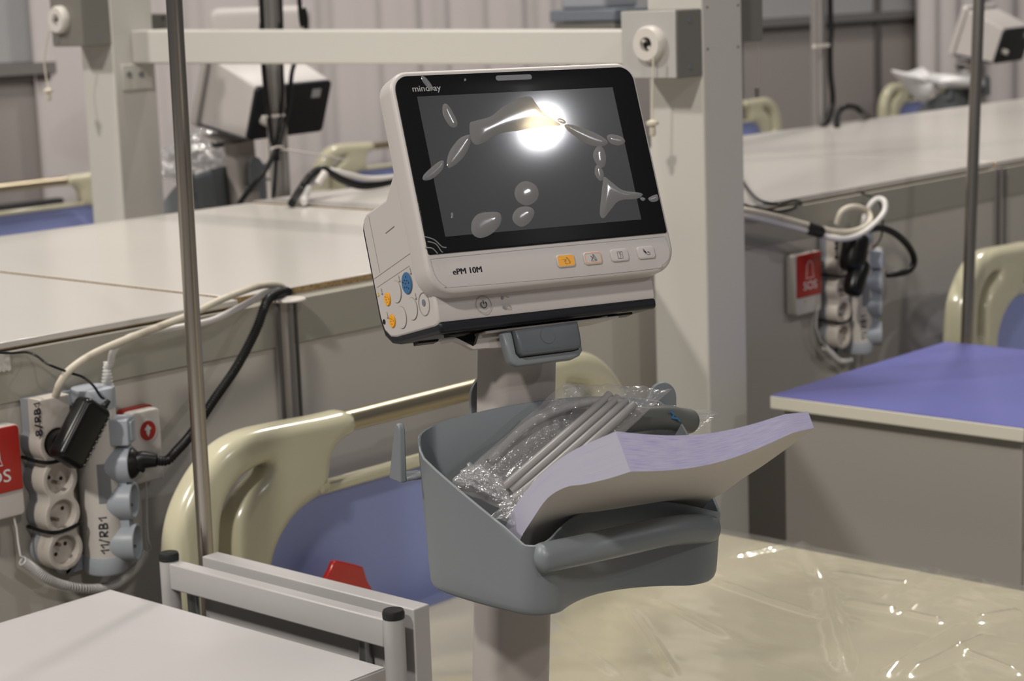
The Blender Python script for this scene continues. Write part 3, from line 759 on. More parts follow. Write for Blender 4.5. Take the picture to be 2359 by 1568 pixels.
# ================================================================== TROLLEY
BTf = frame(.31001, 0, -.0157, (1.40856, 1.26683, 1.15887))
flo = TTf @ V((0,0,-1.1589/TTf.to_3x3().col[2].z))
tr = thing('monitor_trolley', (flo.x, flo.y, 0), 'grey and white trolley carrying the large monitor, its basket holding paper and bagged cables', 'trolley', 'monitor trolleys', rz=0)
ax_len = 1.1589/TTf.to_3x3().col[2].z
B = BM(); shape(B, [rrect(.072, .050, .014, 5)], ax_len-.075+.008, TTf @ Mx.Translation(V((0,0,-(ax_len-.075-.008)/2)))); obj('column', B, 'pole', tr)
# base and casters
B = BM(); lathe(B, (flo.x, flo.y, .070), (0,0,1), [(0,.055),(.01,.065),(.03,.060),(.045,.045)], 28); hub = obj('base_hub', B, 'metalw', tr)
for k in range(5):
    a = R(56+72*k); e = V((flo.x+.25*math.cos(a), flo.y+.25*math.sin(a), .078)); s = V((flo.x+.03*math.cos(a), flo.y+.03*math.sin(a), .088))
    B = BM(); tube(B, [s, (s+e)/2+V((0,0,.004)), e], lambda t: .021-.007*t, 12, flat=.7); lg = obj('base_leg', B, 'metalw', tr)
    B = BM(); d_ = V((-math.sin(a), math.cos(a), 0)); c0 = e+V((math.cos(a)*.0, math.sin(a)*.0, -.046)); cyl(B, c0-d_*.014, c0+d_*.014, .032, seg=22); cyl(B, c0, e, .008, seg=10); obj('caster', B, 'rubber', lg, bev=.003)
# mount under the monitor
def poly(pts, y): return [Lm(*q, y) for q in pts]
wing = poly([(1017,779),(1019,787),(1024,789),(1047,784),(1066,791),(1090,804),(1123,801),(1160,800),(1160,757),(1104,768),(1097,792),(1090,797),(1050,777),(1040,776)], 40)
B = BM(); shape(B, [wing], .006, FP(MMf, 43)); wg = obj('mount_bracket', B, 'pole', tr)
B = BM(); shape(B, [poly([(1046,774),(1086,797),(1098,797),(1108,766)], 52)], .004, FP(MMf, 54)); obj('bracket_shade', B, 'dot', wg)  # black plate behind the bracket's opening, stands for the shade in it
B = BM(); prism(B, [(.030,-.1545),(.090,-.1478),(.090,-.1510),(.030,-.1570)], -.070, .080, MMf); obj('mount_plate', B, 'pole', tr, bev=.001)
B = BM(); shape(B, [poly([(1158,766),(1166,800),(1174,828),(1182,838),(1195,843),(1322,826),(1338,818),(1345,806),(1340,780),(1332,742)], 24)], .012, FP(MMf, 30), bev=.004); lh = obj('latch_housing', B, 'grey', tr, ang=60)
lev = poly([(1181,762),(1186,785),(1192,812),(1200,821),(1322,806),(1333,802),(1336,794),(1332,768),(1326,741)], 22)
B = BM(); shape(B, [[(p[0]*1.0, p[1]) for p in lev]], .010, FP(MMf, 21.5), bev=.0035); obj('latch_lever', B, 'greyd', lh, ang=60)
B = BM(); shape(B, [poly([(1179,761),(1184,785),(1190,814),(1199,824),(1323,808),(1335,804),(1338,794),(1334,768),(1328,741)], 22)], .0008, FP(MMf, 24.2)); obj('latch_gap', B, 'dot', lh)
c = Lm(1262, 772, 16); B = BM(); cyl(B, MMf @ V((c[0], .0160, c[1])), MMf @ V((c[0], .0172, c[1])), .0078, seg=26); obj('latch_dimple', B, 'greyd', lh)
# basket
BKf = frame(.305, 0, -.0157, (1.40856, 1.26683, 1.15887))
def zrim(x, y):
    f = max(0, min(1, (y+48)/-127)) if abs(x) > 92 else (1 if y < -100 else 0); zb_ = -50-14*(abs(x)/143)**2; zf = -144+19*(1-min(1, ((x-7)/100)**2))
    return zb_+(zf-zb_)*f
def basket_outline(bottom=False):
    rt = []
    def q(px, py): rt.append((px, py))
    c1x, c1y, r1, xe, ye, cx, cyy, r2, ym, yd = (103, -54, 26, 114, -150, 86, -158, 25, -152, 27.4) if bottom else (100, -72, 45, 110, -167, 92, -168, 18, -157, 26.4)
    for k in range(7): q(k*14, -27)
    for k in range(9): a = R(90-88*k/8); q(c1x+r1*math.cos(a), c1y+r1*math.sin(a))
    for k in range(1, 8): t = k/8; q(c1x+r1+(xe-c1x-r1)*t+2.5*math.sin(PI*t), c1y-2+(ye-c1y+2)*t)
    for k in range(9): a = R(-14-107*k/8); q(cx+r2*math.cos(a), cyy+r2*math.sin(a))
    xl = rt[-1][0]
    for k in range(1, 13): t = k/12; x = xl*(1-t); q(x, ym-yd*(x/xl)**2)
    lt = [(-a, b) for a, b in reversed(rt[1:-1])]
    return [(x+7*max(0, min(1, (-y-70)/110)), y) for x, y in rt+lt]
ol = basket_outline(); ob = basket_outline(True); n = len(ol)
def inset(pts, d):
    r = []
    for i, p in enumerate(pts):
        a, b = pts[i-1], pts[(i+1) % n]; t = V((b[0]-a[0], b[1]-a[1])).normalized()
        r.append((p[0]-d*(-t.y)*-1, p[1]-d*t.x*-1) if False else (p[0]+t.y*d, p[1]-t.x*d))
    return r
ins = inset(ol, 2.6)
if abs(ins[20][0]) > abs(ol[20][0]): ins = inset(ol, -2.6)
cy_ = -100
def sc_(p, s):
    return (p[0]*(1-(1-s)*.9), -30+(p[1]+30)*(1-(1-s)*1.9))
def ringv(B, pts, zf): return [B.verts.new(BKf @ V((x/1000, y/1000, zf(x, y)/1000))) for x, y in pts]
B = BM()
def shr(p, s): return (p[0]*s, -100+(p[1]+100)*s)
R_ = [ringv(B, [shr(p, s_) for p in ob], lambda x, y, z_=z_: z_) for s_, z_ in ((.93,-212),(.962,-211),(.985,-208),(.998,-203))]
def blend(f): return [(a[0]+(b_[0]-a[0])*f, a[1]+(b_[1]-a[1])*f) for a, b_ in zip(ob, ol)]
for f in (.15, .35, .55, .75, .9):
    R_.append([B.verts.new(BKf @ V((x/1000, y/1000, (-203+(zrim(*p)+203)*f)/1000))) for (x, y), p in zip(blend(f), ol)])
R_ += [ringv(B, ol, lambda x, y: zrim(x, y)-.6)]
md = [((a[0]+b[0])/2, (a[1]+b[1])/2) for a, b in zip(ol, ins)]
R_ += [ringv(B, md, lambda x, y: zrim(x, y)+.5), ringv(B, ins, lambda x, y: zrim(x, y)-.6)]
R_ += [ringv(B, inset(ob, 3.0 if abs(inset(ob, 3)[20][0]) < abs(ob[20][0]) else -3.0), lambda x, y: -200)]
loft_rings(B, R_)
bk = obj('basket', B, 'grey', tr, ang=50)
# grab handle across the hollow front
ha, hb = L(BKf, 1232, 1288, 1, -.186), L(BKf, 1646, 1216, 1, -.180)
hm = L(BKf, 1445, 1243, 1, -.190)
hp = cat([ha, L(BKf, 1340, 1266, 1, -.190), hm, L(BKf, 1545, 1222, 1, -.190), hb], 8)
B = BM()
def hr(t): e = min(t, 1-t)/.05; return .0132*(math.sqrt(max(.02, 1-(1-min(1, e))**2)))
tube(B, [BKf @ p for p in hp], hr, 20, flat=1.05); obj('grab_handle', B, 'grey', tr, ang=70)
# cable hooks
def hookL(sx):
    B = BM(); prism(B, [(-.050,-.104),(-.050,-.054),(-.0475,-.049),(-.044,-.048),(-.041,-.052),(-.034,-.072),(-.025,-.104)], sx*.1580, sx*.1515, BKf); bb(B, (sx*.152, -.050, -.1035), (sx*.128, -.026, -.0995), BKf)
    return obj('cable_hook', B, 'grey', tr, bev=.0015)
hookL(-1)
def tab(cx, y, zt, r, zb, ax=None):
    pts = [(cx-r, zb)]+[(cx+r*math.cos(a), zt-r+r*math.sin(a)) for a in [PI-k*PI/14 for k in range(15)]]+[(cx+r, zb)]
    B = BM(); shape(B, [pts], .005, FP(BKf, y), bev=.0015); return B
B = tab(.149, -32, -.047, .0175, -.103); bb(B, (.1665, -.050, -.1035), (.125, -.028, -.0985), BKf); obj('cable_hook', B, 'grey', tr)
B = tab(-.006, 44, -.030, .024, -.100); bb(B, (-.030, .024, -.105), (.018, .046, -.100), BKf); obj('cable_hook', B, 'grey', tr)

# ================================================================== PAPER IN THE BASKET
UL = [(-140,-182),(-143,-162),(-153,-144),(-173,-123),(-201,-97),(-232,-81),(-260,-73),(-297,-61),(-332,-48)]
BL = [(-112,-182),(-119,-155),(-133,-128),(-155,-106),(-180,-85),(-212,-64),(-243,-47),(-275,-33),(-311,-18)]
UR = [(-140,-182),(-146,-160),(-164,-138),(-190,-123),(-216,-106),(-243,-90),(-270,-73),(-296,-56),(-321,-39)]
BR = [(-112,-182),(-122,-150),(-146,-120),(-172,-102),(-200,-84),(-229,-67),(-258,-52),(-286,-38),(-313,-26)]
XL, XR = -90, 110
def prof_at(u):
    res = []
    for A_, B_ in ((UL, UR), (BL, BR)):
        res.append([V((XL+(XR-XL)*u, a[0]+(b[0]-a[0])*u+32*math.sin(PI*u)*max(0, 1-k/5), a[1]+(b[1]-a[1])*u - (10*math.sin(PI*min(1, u*1.15)) if u < .87 else 0)*(k/8)**2)) for k, (a, b) in enumerate(zip(A_, B_))])
    return res
NU = 24; NT = 6
pb = BM(); uvl = pb.loops.layers.uv.new('UVMap')
G = []
for i in range(NU+1):
    u = i/NU; un, bkp = prof_at(u)
    # smooth sag
    sag = 10*math.sin(PI*u)
    un = cat([V((p.x, p.y, p.z+ (0)))for p in un], 4); bkp = cat(bkp, 4)
    G.append([[pb.verts.new(BTf @ ((un[j]+(bkp[j]-un[j])*(k/NT))/1000)) for k in range(NT+1)] for j in range(len(un))])
NJ = len(G[0])
def qf(vs, uv, mi):
    try: f = pb.faces.new(vs)
    except ValueError: return
    f.material_index = mi; f.smooth = True
    for l, c in zip(f.loops, uv): l[uvl].uv = c
for i in range(NU):
    for j in range(NJ-1):
        qf((G[i][j][0], G[i+1][j][0], G[i+1][j+1][0], G[i][j+1][0]), ((0,0),)*4, 0)
        qf((G[i][j][NT], G[i][j+1][NT], G[i+1][j+1][NT], G[i+1][j][NT]), ((0,0),)*4, 0)
    for k in range(NT):
        qf((G[i][NJ-1][k], G[i+1][NJ-1][k], G[i+1][NJ-1][k+1], G[i][NJ-1][k+1]), ((i/NU,k/NT),((i+1)/NU,k/NT),((i+1)/NU,(k+1)/NT),(i/NU,(k+1)/NT)), 2)
        qf((G[i][0][k], G[i][0][k+1], G[i+1][0][k+1], G[i+1][0][k]), ((0,0),)*4, 1)
for j in range(NJ-1):
    for k in range(NT):
        uv = ((j/NJ,k/NT),(j/NJ,(k+1)/NT),((j+1)/NJ,(k+1)/NT),((j+1)/NJ,k/NT))
        qf((G[0][j][k], G[0][j][k+1], G[0][j+1][k+1], G[0][j+1][k]), uv, 1)
        qf((G[NU][j][k], G[NU][j+1][k], G[NU][j+1][k+1], G[NU][j][k+1]), (uv[0],uv[3],uv[2],uv[1]), 1)
ps = obj('paper_stack', pb, 'paper', ang=40); ps.data.materials.append(M['pedge']); ps.data.materials.append(M['pedge2'])
setp(recenter(ps), 'thick stack of white paper with lilac edges bending out over the basket front', 'paper')

# ================================================================== BAGS IN THE BASKET
def TT(px, py, y): q = L(BTf, px, py, 1, y/1000); return q
def pillow(corners, thick, nu, nv, seed, crump=.004, spine=None):
    """closed bag between four corners (bottom left, bottom right, top right, top left) in the trolley frame"""
    a, b, c, d = corners; B = BM(); nrm = ((b-a).cross(d-a)).normalized()
    for s in (1, -1):
        def fn(u, v, s=s):
            p = a*(1-u)*(1-v)+b*u*(1-v)+c*u*v+d*(1-u)*v
            e = (16*u*(1-u)*v*(1-v))**.45
            n1 = NS.noise(V((u*6+seed, v*3, s)))*.6+NS.noise(V((u*17, v*7+seed, s*2)))*.3+abs(NS.noise(V((u*9+v*12+seed, v*5, s*3))))*.6
            wob = V((NS.noise(V((v*5, seed, 1))), 0, NS.noise(V((u*5, seed, 2)))))*.004*(1-e)
            return BTf @ (p+nrm*s*(thick*e+crump*n1*(.3+e))+wob)
        grid(B, nu, nv, fn)
    return B
bl, brr, trr, tl = TT(1034, 1118, -95), TT(1218, 1200, -135), TT(1548, 897, -84), TT(1300, 882, -58)
bagt = thing('cable_bag', BTf @ ((bl+brr)/2), 'clear plastic bag of folded grey leads leaning in the basket left of the paper', 'bag')
def bagpt(u, v, o=0): p = bl*(1-u)*(1-v)+brr*u*(1-v)+trr*u*v+tl*(1-u)*v; return p+V((0, -o, o*.6))
for k in range(4):
    u0 = .47+.10*k
    pts = [bagpt(u0, .06+.04*(k % 2), .004), bagpt(u0+.01, .25, .010), bagpt(u0+.02, .5, .013), bagpt(u0+.03, .72, .010), bagpt(min(.97, u0+.03), .90-.02*k, .006)]
    B = BM(); tube(B, [BTf @ p for p in cat(pts, 8)], .0042, 12); obj('lead', B, 'lead', bagt)
B = BM(); pts = [bagpt(.12,.25,0), bagpt(.10,.6,0), bagpt(.3,.8,.004), bagpt(.7,.84,.006), bagpt(.8,.6,0)]; tube(B, [BTf @ p for p in cat(pts, 10)], .0045, 12); obj('lead', B, 'lead', bagt)
B = BM(); grid(B, 20, 24, lambda u, v: BTf @ (bagpt(.05+.90*u, .02+.86*v, -.006)+V((0,-.004*math.sin(u*9),.004*math.sin(v*6))))); obj('leaflet', B, 'leaflet', bagt)
obj('bag_film', pillow((bl, brr, trr, tl), .013, 60, 90, 3.1, .007), 'bag', bagt, ang=180)
q = (TT(1040,1105,-100), TT(1180,1165,-125), TT(1160,1100,-112), TT(1085,1060,-98))
obj('bag_flap', pillow(q, .003, 30, 30, 8.3, .006), 'bagw', bagt, ang=180)
q = (TT(1130,1190,-135), TT(1200,1215,-145), TT(1275,1080,-128), TT(1180,1130,-115))
obj('bag_flap', pillow(q, .004, 30, 30, 5.3, .007), 'bag', bagt, ang=180)
# second bag with a grey cuff
c1_, c2_, c3_, c4_ = TT(1400, 1010, -70), TT(1600, 1000, -60), TT(1652, 948, -45), TT(1440, 925, -45)
cf = thing('cuff_bag', BTf @ ((c1_+c2_)/2), 'small clear bag with a rolled dark grey cuff behind the paper, at the basket\'s right', 'bag')
cp = cat([TT(1412,975,-66), TT(1450,968,-66), TT(1520,962,-64), TT(1570,968,-62), TT(1600,972,-60)], 8)
def cr(t): e = min(t, 1-t)/.14; return .0125*math.sqrt(max(.08, 1-(1-min(1, e))**2))
B = BM(); tube(B, [BTf @ p for p in cp], cr, 20, flat=1.0); cu_ = obj('cuff', B, 'cuff', cf, ang=60)
B = BM()
for s0, pts in ((0, [(1545,948),(1552,955),(1548,962),(1560,964),(1566,970)]), (1, [(1456,958),(1462,966),(1458,976),(1470,972),(1474,960)])):
    tube(B, [BTf @ TT(p[0], p[1], -77) for p in pts], .0012 if s0 == 0 else .0005, 6)
obj('blue_print', B, 'blue', cu_)
obj('bag_film', pillow((c1_, c2_, c3_, c4_), .014, 40, 40, 1.7, .006), 'bag', cf, ang=180)

# ================================================================== POWER STRIPS, CALL POINTS AND CABLES ON THE LOW WALL
def WF(y): return Mx(((1,0,0,0),(0,0,-1,y),(0,1,0,0),(0,0,0,1)))      # X right, Z up, facing the viewer, at depth y
ZUP = lambda y: Mx(((0,-1,0,0),(0,0,-1,y),(1,0,0,0),(0,0,0,1)))        # writing that runs upwards
SA = [P(132, 1020, 1, 2.104), P(142, 1104, 1, 2.104), P(144, 1184, 1, 2.104), P(146, 1268, 1, 2.104)]
sx_ = sum(p.x for p in SA)/4; pitch = (SA[0].z-SA[3].z)/3
zc = [SA[3].z+pitch*k for k in (3,2,1,0)]
stA = thing('socket_strip', (sx_, WY-.02, zc[3]-.03), 'worn white four-socket strip on the left wall, black adapter in its top socket', 'power strip', 'worn four-socket strips')
def lobes(r, top):
    out = []
    z0, z1 = zc[3]-r, top
    zs = [z0+(z1-z0)*k/72 for k in range(73)]
    def w(z):
        v = max([math.sqrt(max(0, r*r-(z-c)**2)) for c in zc]+[.0])
        if zc[3] < z < zc[0]: v = max(v, r*.72)
        if z > zc[0]+r*.35: v = max(v, r*.86)
        return v
    return [(sx_+w(z), z) for z in zs]+[(sx_-w(z), z) for z in zs[::-1]]
topz = P(120, 915, 1, 2.104).z
def clean(pl):
    o = []
    for p in pl:
        if not o or (abs(p[0]-o[-1][0])+abs(p[1]-o[-1][1])) > 2e-4: o.append(p)
    if abs(o[0][0]-o[-1][0])+abs(o[0][1]-o[-1][1]) < 2e-4: o.pop()
    return o
cir = lambda c, r, n=28: [(sx_+r*math.cos(2*PI*k/n), c+r*math.sin(2*PI*k/n)) for k in range(n)]
B = BM(); shape(B, [clean(lobes(.0265, topz-.002))], .016, WF(WY-.0085)); obj('strip_base', B, 'sgrey', stA)
B = BM(); shape(B, [clean(lobes(.0272, topz))]+[cir(c, .0195) for c in zc], .027, WF(WY-.0300), bev=.002); cvr = obj('strip_cover', B, 'dirty', stA, ang=50)
for i, c in enumerate(zc):
    B = BM(); cyl(B, (sx_, WY-.031, c), (sx_, WY-.026, c), .0196, seg=28); f = obj('socket_face', B, 'dirty', cvr)
    if i == 0: continue
    for a, nm in ((200, 'hole'), (20, 'hole')):
        a = R(a+(-35 if i == 1 else 15)); B = BM(); cyl(B, (sx_+.0095*math.cos(a), WY-.0316, c+.0095*math.sin(a)), (sx_+.0095*math.cos(a), WY-.0309, c+.0095*math.sin(a)), .0027, seg=12); obj('socket_hole', B, 'dot', f)
    B = BM(); hz = .006 if i != 3 else .009; hx_ = -.010 if i != 1 else -.004
    cyl(B, (sx_+hx_, WY-.031, c+(-.004 if i != 3 else .010)), (sx_+hx_, WY-.045, c+(-.004 if i != 3 else .010)), .0027, seg=12); obj('earth_pin', B, 'steel', f)
PEN = {'1': [[(.05,.62),(.35,1),(.38,0)]], '/': [[(0,-.15),(.35,1.1)]], 'R': [[(.05,0),(.05,1)],[(.0,.95),(.45,.95),(.5,.7),(.35,.52),(.08,.5),(.3,.3),(.55,0)]],
       'B': [[(.05,0),(.05,1)],[(.05,1),(.42,.92),(.42,.62),(.08,.52),(.5,.42),(.48,.08),(.05,0)]], '8': [[(.3,.52),(.05,.72),(.15,.98),(.42,.98),(.5,.75),(.3,.52),(.02,.28),(.1,.02),(.42,0),(.55,.25),(.3,.52)]]}
def handwrite(B, s, length, h, fn, r):
    """marker writing: fn maps (along, up) to a point"""
    adv = {'1': .55, '/': .6, 'R': .78, 'B': .75, '8': .8}; tot = sum(adv[c] for c in s); k = length/tot; x = 0
    for c in s:
        for st in PEN[c]:
            pts = cat([V((a, b, 0)) for a, b in st], 4) if len(st) > 3 else [V((a, b, 0)) for a, b in st]
            tube(B, [fn((x+p.x)*k, p.y*h) for p in pts], r, 6)
        x += adv[c]
    return B
z_a, z_b, x_l = P(80,1005,1,2.104).z, P(80,925,1,2.104).z, P(90,960,1,2.104).x
obj('handwriting', handwrite(BM(), '8/RB1', z_b-z_a, .0085, lambda a, b: V((x_l-b+.001, WY-.0438, z_a+a)), .0012), 'ink', cvr)
for py in (1061, 1225):
    z = P(120, py, 1, 2.10).z
    B = BM(); tube(B, cat([(sx_-.027, WY-.001, z+.002), (sx_-.0275, WY-.040, z+.001), (sx_-.012, WY-.0465, z-.002), (sx_+.014, WY-.0465, z), (sx_+.0275, WY-.040, z+.003), (sx_+.027, WY-.001, z+.003)], 5), .0022, 8, flat=1.2); obj('cable_tie', B, 'cable', stA)
# second strip: a white tube with grey ends, sockets facing right
tz0, tz1 = P(250, 1325, 1, 2.09).z, P(250, 893, 1, 2.09).z
tx = P(252, 1100, 1, 2.09).x; ty = WY-.034
stB = thing('socket_strip', (tx, WY-.03, tz0), 'white tubular power strip with grey ends on the left wall, black plug in its side', 'power strip', 'tubular power strips')
def tubeprof(r, k=1): return [(tx+r*math.cos(a), ty+r*math.sin(a)*1.12) for a in [2*PI*i/36 for i in range(36)]]
B = BM(); rg = [[B.verts.new((x, min(y, WY-.002), z)) for x, y in tubeprof(.0262)] for z in (tz0+.022, tz1-.026)]; loft_rings(B, rg); tb = obj('strip_tube', B, 'wplast', stB)
for za, zb_, in ((tz0, tz0+.024), (tz1-.028, tz1)):
    B = BM(); rg = [[B.verts.new((tx+(x-tx)*s, min(ty+(y-ty)*s, WY-.001), z)) for x, y in tubeprof(.0278)] for z, s in ((za, .93), (za+.003, 1), (zb_-.003, 1), (zb_, .97))]; loft_rings(B, rg)
    bb(B, (tx-.047, WY-.010, (za+zb_)/2-.010), (tx, WY-.0005, (za+zb_)/2+.010)); cyl(B, (tx-.047, WY-.010, (za+zb_)/2), (tx-.047, WY-.0005, (za+zb_)/2), .010, seg=20)
    e = obj('end_cap', B, 'lgrey', stB)
    B = BM(); cyl(B, (tx-.047, WY-.0108, (za+zb_)/2), (tx-.047, WY-.0098, (za+zb_)/2), .0038, seg=14); obj('screw_hole', B, 'dot', e)
nd = V((.60, -.80, 0)).normalized(); sd = V((nd.y, -nd.x, 0)); cc_ = V((tx, ty, 0))
zB = [P(314, y, 1, 2.085).z for y in (1060, 1146, 1243)]
def SF(d): m = Mx((sd*-1, V((0,0,1)), nd)).transposed().to_4x4(); m.translation = cc_+nd*d; return m
for z in zB:
    cr_ = lambda r: [(r*math.cos(2*PI*k/28), z+r*math.sin(2*PI*k/28)) for k in range(28)]
    B = BM(); shape(B, [cr_(.0250), cr_(.0205)], .034, SF(.029), bev=.0015); so = obj('side_socket', B, 'lgrey', stB, ang=50)
    B = BM(); shape(B, [cr_(.0210)], .018, SF(.022)); obj('socket_face', B, 'wplast', so)
    B = BM(); cyl(B, SF(.031) @ V((0, z-.006, 0)), SF(.043) @ V((0, z-.006, 0)), .0022, seg=10); obj('earth_pin', B, 'steel', so)
B = BM(); shape(B, [rrect(.020, zB[0]-zB[2], .002, 4, 0, (zB[0]+zB[2])/2)], .030, SF(.024)); obj('socket_spine', B, 'lgrey', stB)
zs0, zs1 = P(295, 1020, 1, 2.08).z, P(295, 958, 1, 2.08).z
B = BM(); shape(B, [rrect(.036, zs1-zs0, .003, 4, 0, (zs0+zs1)/2)], .036, SF(.030), bev=.002); sw = obj('switch_box', B, 'lgrey', stB)
B = BM(); shape(B, [rrect(.020, .026, .002, 4, 0, (zs0+zs1)/2)], .004, SF(.0485), bev=.001); obj('switch_rocker', B, 'lgrey', sw)
zl0, zl1 = P(233, 1168, 1, 2.075).z, P(233, 1075, 1, 2.075).z
def onTube(B, x0, x1, z0, z1, off=.0004):
    grid(B, 6, 1, lambda u, v: V((tx+(x0+(x1-x0)*u), ty-1.12*math.sqrt(max(0, .0262**2-(x0+(x1-x0)*u)**2))-off, z0+(z1-z0)*v))); return B
obj('grey_label', onTube(BM(), -.0185, -.0035, zl0, zl1), 'label', tb)
z0_, z1_ = P(228, 1288, 1, 2.075).z, P(228, 1198, 1, 2.075).z
def ontube(a, b):
    h_ = -.0120-b; return V((tx+h_, ty-1.12*math.sqrt(.0262**2-h_**2)-.0002, z0_+a))
obj('handwriting', handwrite(BM(), '11/RB1', z1_-z0_, .0080, ontube, .0012), 'ink', tb)
B = BM(); cb = V((P(247,888,1,ty).x, ty, tz1-.004))
lathe(B, cb, (.05,0,1), [(0,.009)]+[(.004+.0045*k+d, .0085-.0006*k-(.0018 if d else 0)) for k in range(6) for d in (0, .002)]+[(.034,.0045)], 16); obj('cable_boot', B, 'white_c', stB)
# emergency call unit with the coiled cord
cx0, cx1 = P(300, 1000, 1, 2.118).x, P(373, 1000, 1, 2.118).x; cz0, cz1 = P(340, 1112, 1, 2.118).z, P(340, 938, 1, 2.118).z
cu1 = thing('nurse_call_unit', ((cx0+cx1)/2, WY-.014, cz0), 'small white nurse call unit with round red button right of the left power strips', 'call unit', 'nurse call units')
B = BM(); shape(B, [rrect(cx1-cx0-.002, cz1-cz0-.001, .006, 5, (cx0+cx1)/2, (cz0+cz1)/2+.0003)], .012, WF(WY-.0065)); obj('red_backplate', B, 'red', cu1)
B = BM(); shape(B, [rrect(cx1-cx0, cz1-cz0-.004, .008, 6, (cx0+cx1)/2, (cz0+cz1)/2-.001)], .022, WF(WY-.017), bev=.003); cw = obj('unit_body', B, 'wplast', cu1, ang=50)
s = P(342, 992, 1, 2.116)
B = BM(); lathe(B, (s.x, WY-.0275, s.z), (0,-1,0), [(0,.0160),(.0016,.0156),(.0016,.0138),(.0006,.0137)], 28); obj('button_ring', B, 'wplast', cw)
B = BM(); cyl(B, (s.x, WY-.0275, s.z), (s.x, WY-.0290, s.z), .0134, seg=28); bt = obj('red_button', B, 'red', cw)
B = BM(); nz = [(-.001,.0085),(.0012,.0085),(.0022,.006),(.0050,.0045),(.0055,.0015),(.0030,.0010),(.0030,-.003),(.0012,-.0065),(0,-.0088),(-.0014,-.0065),(-.0030,-.003),(-.0030,.0010),(-.0055,.0015),(-.0050,.0045),(-.0022,.006)]
shape(B, [[(s.x+a*.95, s.z+b_*.95) for a, b_ in nz]], .0003, WF(WY-.0292)); obj('nurse_symbol', B, 'wtext', bt)
s2 = P(342, 1057, 1, 2.116); B = BM(); tube(B, [(s2.x+.0125*math.cos(2*PI*k/28), WY-.0280, s2.z+.0125*math.sin(2*PI*k/28)) for k in range(28)], .0009, 6, True); obj('jack_rim', B, 'wplast', cw)
B = BM(); lathe(B, (s2.x, WY-.0278, s2.z), (0,-1,0), [(0,.0095),(.003,.009),(.0045,.0075),(.0045,0)], 24); obj('cord_plug', B, 'wplast', cw)
hk0, hk1 = P(378, 1104, 1, 2.12), P(378, 1010, 1, 2.12)
B = BM(); bb(B, (cx1-.001, WY-.022, hk0.z), (hk0.x+.004, WY-.004, hk1.z)); obj('handset_clip', B, 'wplast', cu1, bev=.002)
# SOS box at the left edge
bxr, bz0, bz1, bzm = P(52, 1050, 1, 2.118).x, P(30, 1192, 1, 2.118).z, P(30, 979, 1, 2.118).z, P(45, 1128, 1, 2.118).z
bxl = bxr-.088
so1 = thing('alarm_box', ((bxl+bxr)/2, WY-.014, bz0), 'red and white SOS alarm box cut by the left picture edge', 'alarm box', 'wall alarm boxes')
B = BM(); shape(B, [rrect(bxr-bxl, bz1-bz0, .006, 6, (bxl+bxr)/2, (bz0+bz1)/2)], .024, WF(WY-.0125), bev=.002); bd = obj('box_body', B, 'wplast', so1, ang=50)
B = BM(); shape(B, [rrect(bxr-bxl-.003, bz1-bzm-.001, (.001,.001,.006,.006), 6, (bxl+bxr)/2-.0005, (bzm+bz1)/2)], .003, WF(WY-.0255), bev=.0008); rf = obj('red_cover', B, 'red', so1)
tl_, tr2 = P(-52, 1113, 1, 2.118), P(27, 1108, 1, 2.118)
B = BM(); text_fit(B, 'SOS', WF(WY-.0272) @ Mx.Translation(V((bxr-.066, P(10,1112,1,2.118).z, 0))), .047, .0165, bold=.004); obj('sos_print', B, 'wtext', rf)
B = BM(); cxm = (bxl+bxr)/2; zb1 = P(5, 1040, 1, 2.118).z
tube(B, [(cxm+a, WY-.0273, zb1+b_) for a, b_ in [(-.014,-.018),(-.011,-.010),(-.010,.006),(-.006,.013),(0,.016),(.006,.013),(.010,.006),(.011,-.010),(.014,-.018)]], .0007, 5, True); obj('bell_print', B, 'wtext', rf)
B = BM(); q = P(5, 1172, 1, 2.118); cyl(B, (bxl+.03, WY-.0255, q.z+.01), (bxl+.03, WY-.0248, q.z+.01), .0022, seg=12); obj('status_lamp', B, 'green', bd)
# black adapter in the first socket
A0 = P(184, 997, 1, 2.070)
up_ = (P(215, 935, 1, 2.070)-P(152, 1058, 1, 2.070)); ln_ = up_.length; up_.normalize(); rt_ = up_.cross(V((0,1,0))).normalized()*-1
TA = Mx((rt_, up_, rt_.cross(up_))).transposed().to_4x4(); TA.translation = A0
ad = thing('power_adapter', A0, 'glossy black power adapter plugged into the worn strip on the left wall', 'adapter')
B = BM(); shape(B, [rrect(.046, ln_+.010, .009, 6)], .032, TA, bev=.009, res=5); ab = obj('adapter_body', B, 'blackp', ad, ang=60)
B = BM()
for k in range(9): tube(B, [TA @ V((.0175, -.035+.0085*k, .0158)), TA @ V((.0225, -.035+.0085*k, .0120)), TA @ V((.0232, -.035+.0085*k, .002))], .0009, 5)
obj('grip_ribs', B, 'blackp', ab)
sk = SA[0]; B = BM(); cyl(B, (sx_, WY-.032, zc[0]), (sx_, WY-.058, zc[0]), .0188, seg=24); obj('adapter_plug', B, 'blackp', ad)
c0_ = TA @ V((.014, ln_/2+.004, 0)); B = BM(); lathe(B, c0_, TA.to_3x3() @ V((.25,1,0)), [(0,.0058),(.003,.0055),(.0035,.0042),(.006,.0048),(.0065,.0036),(.010,.0040),(.0105,.003),(.014,.0030)], 14); obj('strain_relief', B, 'cable', ab)
